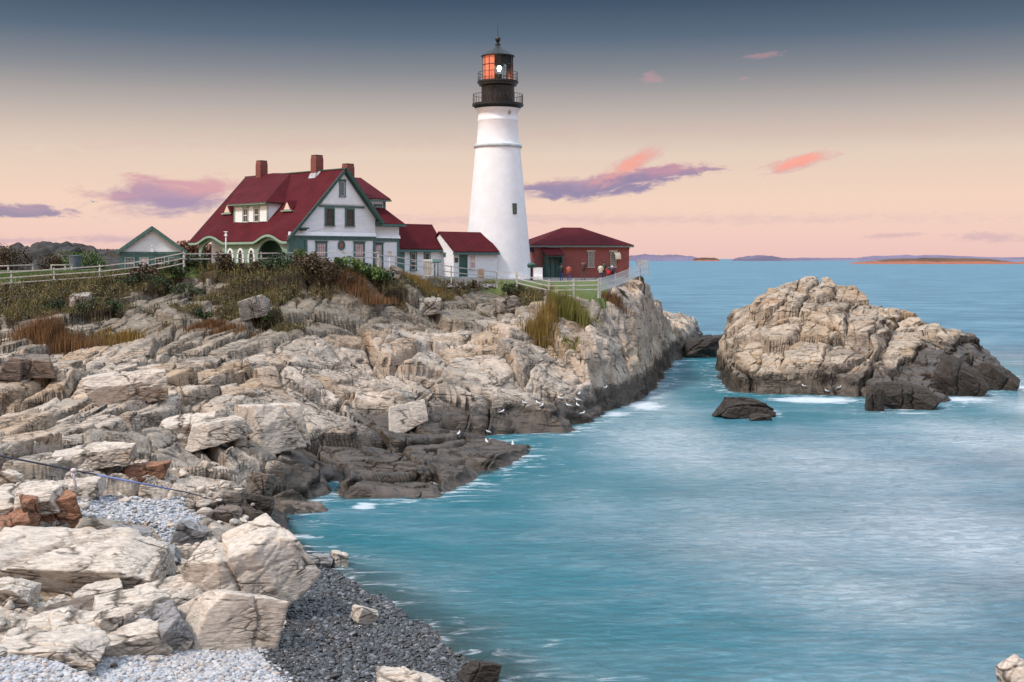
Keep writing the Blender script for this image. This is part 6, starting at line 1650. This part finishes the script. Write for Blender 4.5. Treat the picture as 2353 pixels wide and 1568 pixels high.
for mx_, my_, wx_, wy_, am in ((1500, 1010, 150, 70, .8), (1900, 1060, 260, 60, .7), (2250, 1000, 200, 60, .8), (1720, 1240, 240, 90, .6), (2200, 1230, 260, 110, .75), (2020, 1390, 200, 70, .45), (1480, 900, 60, 40, .9), (2330, 930, 90, 40, .7), (1350, 1160, 120, 60, .25)):
    c_ = atz(mx_, my_, 0); sx_ = wx_ / FD * c_.y; sy_ = wy_ / FD * c_.y ** 2 / EYE
    milk_sheen_a += am * np.exp(-((WX - c_.x) / sx_) ** 2 - ((WY - c_.y) / sy_) ** 2)
foam_a = np.zeros(WX.shape)
for mx_, my_, wx_, wy_, am in ((1880, 919, 130, 10, 1.0), (1480, 932, 60, 16, .9), (1415, 952, 45, 9, .7), (1740, 948, 70, 14, .8), (1085, 1013, 80, 8, 1.1), (838, 1163, 40, 12, 1.0), (2210, 918, 90, 10, .8), (2090, 950, 90, 8, .6), (715, 1292, 50, 16, .8), (800, 1330, 60, 20, .6), (905, 1408, 60, 20, .7), (1010, 1470, 60, 22, .7), (1120, 1530, 70, 25, .7), (1210, 995, 80, 6, .5), (2330, 890, 60, 12, .8), (1560, 836, 40, 8, .6)):
    c_ = atz(mx_, my_, 0); sx_ = wx_ / FD * c_.y; sy_ = wy_ / FD * c_.y ** 2 / EYE
    foam_a += am * np.exp(-((WX - c_.x) / sx_) ** 2 - ((WY - c_.y) / sy_) ** 2)
def water_mat():
    m, g, out = new_mat('long_exposure_sea')
    ps = g.n('ShaderNodeNewGeometry').outputs['Position']
    sd = g.n('ShaderNodeAttribute', {'attribute_name': 'shore'}).outputs['Fac']; dp = g.n('ShaderNodeAttribute', {'attribute_name': 'depth'}).outputs['Fac']
    mp = g.mapping(ps, (.62, 1.25, 1), (0, 0, R(-9)))
    n_big = g.noise(g.mapping(ps, (.045, .10, 1), (0, 0, R(-14))), 1.0, 4, .55, .5)
    n_mid = g.noise(mp, .35, 6, .62, .5)
    n_fin = g.noise(g.mapping(ps, (.62, 1.35, 1), (0, 0, R(-12))), 1.7, 8, .70, 1.1)
    n_far = g.noise(g.mapping(ps, (.02, .12, 1)), 1.0, 5, .6)
    deep, teal, milk = (.072, .170, .240, 1), (.014, .195, .250, 1), (.78, .83, .88, 1)
    c = g.mix(g.rng(sd, 3, 26), teal, deep)
    c = g.mix(g.rng(n_big, .35, .65, 0, .5), c, (.055, .25, .34, 1))
    # aerated, milky water, with sky reflection put into the colour
    k = g.math('ADD', g.math('MULTIPLY', n_mid, .6), g.math('MULTIPLY', n_big, .6))
    ma = g.n('ShaderNodeAttribute', {'attribute_name': 'milk'}).outputs['Fac']
    mk_ = g.math('ADD', g.math('MULTIPLY', ma, .60), g.math('MULTIPLY', g.rng(k, .5, .85), .22))
    mk_ = g.math('MULTIPLY', mk_, g.rng(n_fin, .30, .66, .48, 1.18), None, True)  # lighter and darker ripple reflections painted in as fine flecks
    c = g.mix(mk_, c, milk)
    shal = g.rng(dp, .0, .9, 1, 0)
    c = g.mix(g.math('MULTIPLY', shal, .5), c, (.12, .22, .24, 1))
    fo = g.noise(g.mapping(ps, (.5, 1.3, 1), (0, 0, R(-20))), .9, 7, .68, 1.2)
    f1 = g.math('MULTIPLY', g.rng(sd, .15, 3.2, 1, 0), g.rng(fo, .50, .66))
    f2 = g.math('MULTIPLY', g.rng(sd, 1.5, 9, 1, 0), g.math('MULTIPLY', g.rng(fo, .58, .72), .55))
    fa = g.n('ShaderNodeAttribute', {'attribute_name': 'foam'}).outputs['Fac']
    f3 = g.rng(g.math('ADD', fa, g.math('MULTIPLY', g.math('SUBTRACT', fo, .5), 1.6)), .38, .85)
    f3 = g.math('MULTIPLY', f3, g.rng(fa, .02, .25))
    f = g.math('MAXIMUM', g.math('MAXIMUM', f1, f2), f3)
    c = g.mix(g.math('MULTIPLY', f, .85), c, (.80, .84, .88, 1))
    h = g.math('ADD', g.math('MULTIPLY', n_mid, .9), g.math('MULTIPLY', n_fin, .75))
    b = g.n('ShaderNodeBump', None, Strength=1.0, Distance=.42, Height=h).outputs[0]
    p = g.n('ShaderNodeBsdfPrincipled', None, Base_Color=c, Roughness=g.math('MAXIMUM', g.rng(f, 0, 1, .16, .6), g.rng(sd, 15, 59, .16, .42)), IOR=1.33, Normal=b)
    tr = g.n('ShaderNodeBsdfTransparent', None, Color=(.75, .9, .92, 1))
    a = g.math('MAXIMUM', g.rng(dp, -.02, .30, .25, 1.0), f)
    mx = g.n('ShaderNodeMixShader', None, i0=a, i1=tr.outputs[0], i2=p.outputs[0])
    g.nt.links.new(mx.outputs[0], out.inputs[0])
    return m
tag(np_mesh('sea', np.stack([WX, WY, WZ], 1), fw, water_mat(), None, True, {'shore': dsh, 'depth': dep, 'milk': milk_sheen_a, 'foam': foam_a}), 'smooth blue green sea reaching to the horizon', 'sea', None, 'structure')
# sea bed under the shallows
X, Y = np.meshgrid(np.linspace(-8, 12, 80), np.linspace(27, 60, 100))
tag(np_mesh('sea_bed', np.stack([X.ravel(), Y.ravel(), (shore_base(X.ravel(), Y.ravel()) * 0 - 1.3 - .02 * (X.ravel() + 8))], 1), grid_faces(100, 80), paint('dark_sea_bed', (.05, .06, .055), .9, .3, 1.5), None, True), 'dark sea bed under the shallow water', 'sea bed', None, 'structure')

# ------------------------------------------------------------------ sky, sun, camera
w = bpy.data.worlds.new('World'); SC.world = w; w.use_nodes = True
w.node_tree.nodes.clear(); g = NT(w.node_tree)
out = g.n('ShaderNodeOutputWorld')
dirv = g.n('ShaderNodeTexCoord').outputs['Generated']
sp = g.n('ShaderNodeSeparateXYZ', None, Vector=dirv)
el = g.math('MULTIPLY', g.math('ARCSINE', sp.outputs[2]), 180 / PI); az = g.math('MULTIPLY', g.math('ARCTAN2', sp.outputs[0], sp.outputs[1]), 180 / PI)
ramp = g.n('ShaderNodeValToRGB', None, Fac=g.math('DIVIDE', el, 90.0, clamp=True))
SKY = [(0, (.76, .50, .47)), (1.2, (.81, .555, .48)), (2.6, (.82, .60, .48)), (4.9, (.70, .56, .46)), (6.8, (.46, .40, .37)), (8.6, (.225, .236, .262)), (10.2, (.100, .140, .196)), (11.9, (.048, .080, .128)), (16, (.06, .11, .19)), (24, (.42, .56, .74)), (40, (1.00, 1.18, 1.44)), (90, (1.10, 1.30, 1.58))]
e = ramp.color_ramp.elements
e[0].position = 0; e[0].color = c4(SKY[0][1]); e[1].position = 1; e[1].color = c4(SKY[-1][1])
for a_, c_ in SKY[1:-1]:
    q = e.new(a_ / 90); q.color = c4(c_)
col = ramp.outputs[0]
# afterglow of the set sun, behind the camera to the left
wd_ = Vector((-.80, -.60, 0)).normalized()
dt = g.n('ShaderNodeVectorMath', {'operation': 'DOT_PRODUCT'}, i0=dirv, i1=wd_).outputs['Value']
glow = g.math('MULTIPLY', g.rng(dt, .25, 1.0), g.rng(el, 0, 38, 1, 0))
col = g.mix(glow, col, (1.6, .98, .70, 1))
bg = g.n('ShaderNodeBackground', None, Color=col, Strength=SKYS)
g.nt.links.new(bg.outputs[0], out.inputs[0])

# ------------------------------------------------------------------ clouds: a far band of the sky, each cloud at its own bearing and height
def sky_band(r=80000.0):
    az_ = np.radians(np.linspace(-32, 32, 90)); el_ = np.radians(np.linspace(-.6, 15, 30))
    A, E_ = np.meshgrid(az_, el_)
    return np.stack([(r * np.sin(A) * np.cos(E_)).ravel(), (r * np.cos(A) * np.cos(E_)).ravel(), (r * np.sin(E_)).ravel()], 1), grid_faces(30, 90)
m_, g, out = new_mat('evening_clouds')
psn = g.n('ShaderNodeVectorMath', {'operation': 'NORMALIZE'}, i0=g.n('ShaderNodeTexCoord').outputs['Object']).outputs[0]
sp = g.n('ShaderNodeSeparateXYZ', None, Vector=psn)
el = g.math('MULTIPLY', g.math('ARCSINE', sp.outputs[2]), 180 / PI); az = g.math('MULTIPLY', g.math('ARCTAN2', sp.outputs[0], sp.outputs[1]), 180 / PI)
col = None; alpha = None
def cloud(x, y, wx, wy, rot, seed, dense=1.0, cols=((.80, .28, .22), (.34, .26, .38)), soft=.5, split=.5, k=1.0):
    global col, alpha
    a0 = math.degrees(math.atan((x - CXD) / FD)); e0 = math.degrees(math.atan((HYD - y) / math.hypot(FD, x - CXD)))
    ha, he = math.degrees(wx / FD), math.degrees(wy / FD)
    v = g.n('ShaderNodeCombineXYZ', None, X=g.math('SUBTRACT', az, a0), Y=g.math('SUBTRACT', el, e0), Z=0.0).outputs[0]
    v = g.mapping(v, (1, 1, 1), (0, 0, -R(rot)))
    u = g.mapping(v, (1 / ha / 1.15, 1 / he / 1.15, 1))
    sq = g.mapping(v, (.55 / he * .5, 1.0 / he * .8, 1), loc=(seed * 3.7, seed * 1.3, 0))
    nz = g.noise(sq, 1.4, 7, .62, .5)
    ln = g.n('ShaderNodeVectorMath', {'operation': 'LENGTH'}, i0=u).outputs['Value']
    mk = g.math('ADD', g.math('SUBTRACT', 1.0, ln), g.math('MULTIPLY', g.math('SUBTRACT', nz, .5), 1.8 * k))
    mk = g.math('MULTIPLY', g.rng(mk, .0, soft), dense)
    hy = g.n('ShaderNodeSeparateXYZ', None, Vector=u).outputs[1]
    n2 = g.noise(g.mapping(sq, loc=(5, 2, 0)), .9, 4, .6)
    t = g.rng(g.math('ADD', g.math('MULTIPLY', hy, .35), g.math('SUBTRACT', n2, split)), -.25, .3)
    cc = g.mix(t, c4(cols[1]), c4(cols[0]))
    if col is None: col, alpha = cc, mk
    else:
        col = g.mix(mk, col, cc)
        alpha = g.math('SUBTRACT', 1.0, g.math('MULTIPLY', g.math('SUBTRACT', 1.0, alpha), g.math('SUBTRACT', 1.0, mk)))
pk, pu = (.86, .30, .235), (.33, .25, .37)
cloud(380, 447, 165, 46, 2, 1, 1.0, ((.62, .34, .37), (.37, .28, .40)), .6, .47, 1.0)
cloud(30, 485, 130, 17, 0, 2, .9, ((.36, .26, .36), (.24, .22, .34)), .5)
cloud(1345, 428, 190, 26, 3, 3, .95, ((.50, .32, .38), (.26, .22, .36)), .5, .62)
cloud(1445, 382, 95, 27, 27, 4, 1.0, ((.82, .37, .30), (.70, .35, .33)), .95, .3)
cloud(1525, 398, 125, 20, 5, 5, .95, ((.55, .28, .34), (.27, .22, .35)), .5, .55)
cloud(1835, 373, 88, 17, 14, 6, 1.0, ((.88, .37, .29), (.66, .34, .34)), .75, .3)
cloud(1497, 180, 26, 16, 0, 7, .5, ((.42, .24, .27), (.36, .22, .28)), .9, .5, 1.4)
cloud(1755, 127, 55, 7, 5, 8, .55, ((.42, .18, .20), (.36, .18, .22)), .9)
cloud(1710, 180, 12, 3, 10, 9, .5, ((.45, .2, .2), (.36, .18, .22)), .9)
cloud(250, 549, 110, 10, 0, 10, .5, ((.56, .40, .46), (.52, .38, .46)), .9)
cloud(40, 553, 90, 9, 0, 11, .45, ((.56, .40, .46), (.52, .38, .46)), .9)
cloud(2270, 545, 90, 13, -2, 12, .4, ((.56, .38, .44), (.50, .36, .44)), .9)
cloud(2050, 541, 75, 7, 3, 13, .4, ((.56, .38, .44), (.50, .36, .44)), .9)
cloud(700, 330, 900, 26, 2, 15, .16, ((.62, .48, .46), (.50, .42, .44)), 1.2, .5, 1.3)
cloud(1900, 300, 800, 30, -1, 16, .14, ((.60, .46, .45), (.48, .40, .44)), 1.2, .5, 1.3)
cloud(1350, 505, 1100, 16, 0, 17, .25, ((.72, .46, .46), (.60, .40, .46)), 1.2, .5, 1.3)
cloud(1340, 463, 40, 5, 4, 14, .4, ((.6, .42, .44), (.50, .36, .44)), .9)
em = g.n('ShaderNodeEmission', None, Color=col, Strength=1.0); tr = g.n('ShaderNodeBsdfTransparent')
mx = g.n('ShaderNodeMixShader', None, i0=alpha, i1=tr.outputs[0], i2=em.outputs[0]); g.nt.links.new(mx.outputs[0], out.inputs[0])
v, f = sky_band()
o = tag(np_mesh('sky', v, f, m_, None, True), 'evening sky with pink and violet clouds over the horizon', 'sky', None, 'structure')
m_.cycles.emission_sampling = 'NONE'

sun = bpy.data.lights.new('sun', 'SUN'); sun.energy = SUNE; sun.angle = R(7); sun.color = (1.0, .88, .76)
so = bpy.data.objects.new('sun', sun); COL.objects.link(so)
so.rotation_euler = Vector((.50, .36, -.80)).to_track_quat('-Z', 'Y').to_euler()

cam = bpy.data.cameras.new('camera'); co = bpy.data.objects.new('camera', cam); COL.objects.link(co)
co.location = (0, 0, EYE); co.rotation_euler = (PI / 2, 0, 0)
cam.sensor_width = 36; cam.lens = FD / 2353 * 36; cam.shift_y = -(784.0 - HYD) / 2353; cam.clip_start = .5; cam.clip_end = 90000
SC.camera = co
SC.render.resolution_x, SC.render.resolution_y = 1024, 682
SC.view_settings.view_transform = 'Standard'; SC.view_settings.look = 'None'; SC.view_settings.exposure = 0.15; SC.view_settings.gamma = 1.0
SC.cycles.max_bounces = 5; SC.cycles.diffuse_bounces = 2; SC.cycles.glossy_bounces = 3; SC.cycles.transparent_max_bounces = 12; SC.cycles.caustics_reflective = False; SC.cycles.caustics_refractive = False
SC.cycles.use_adaptive_sampling = True; SC.cycles.adaptive_threshold = .02
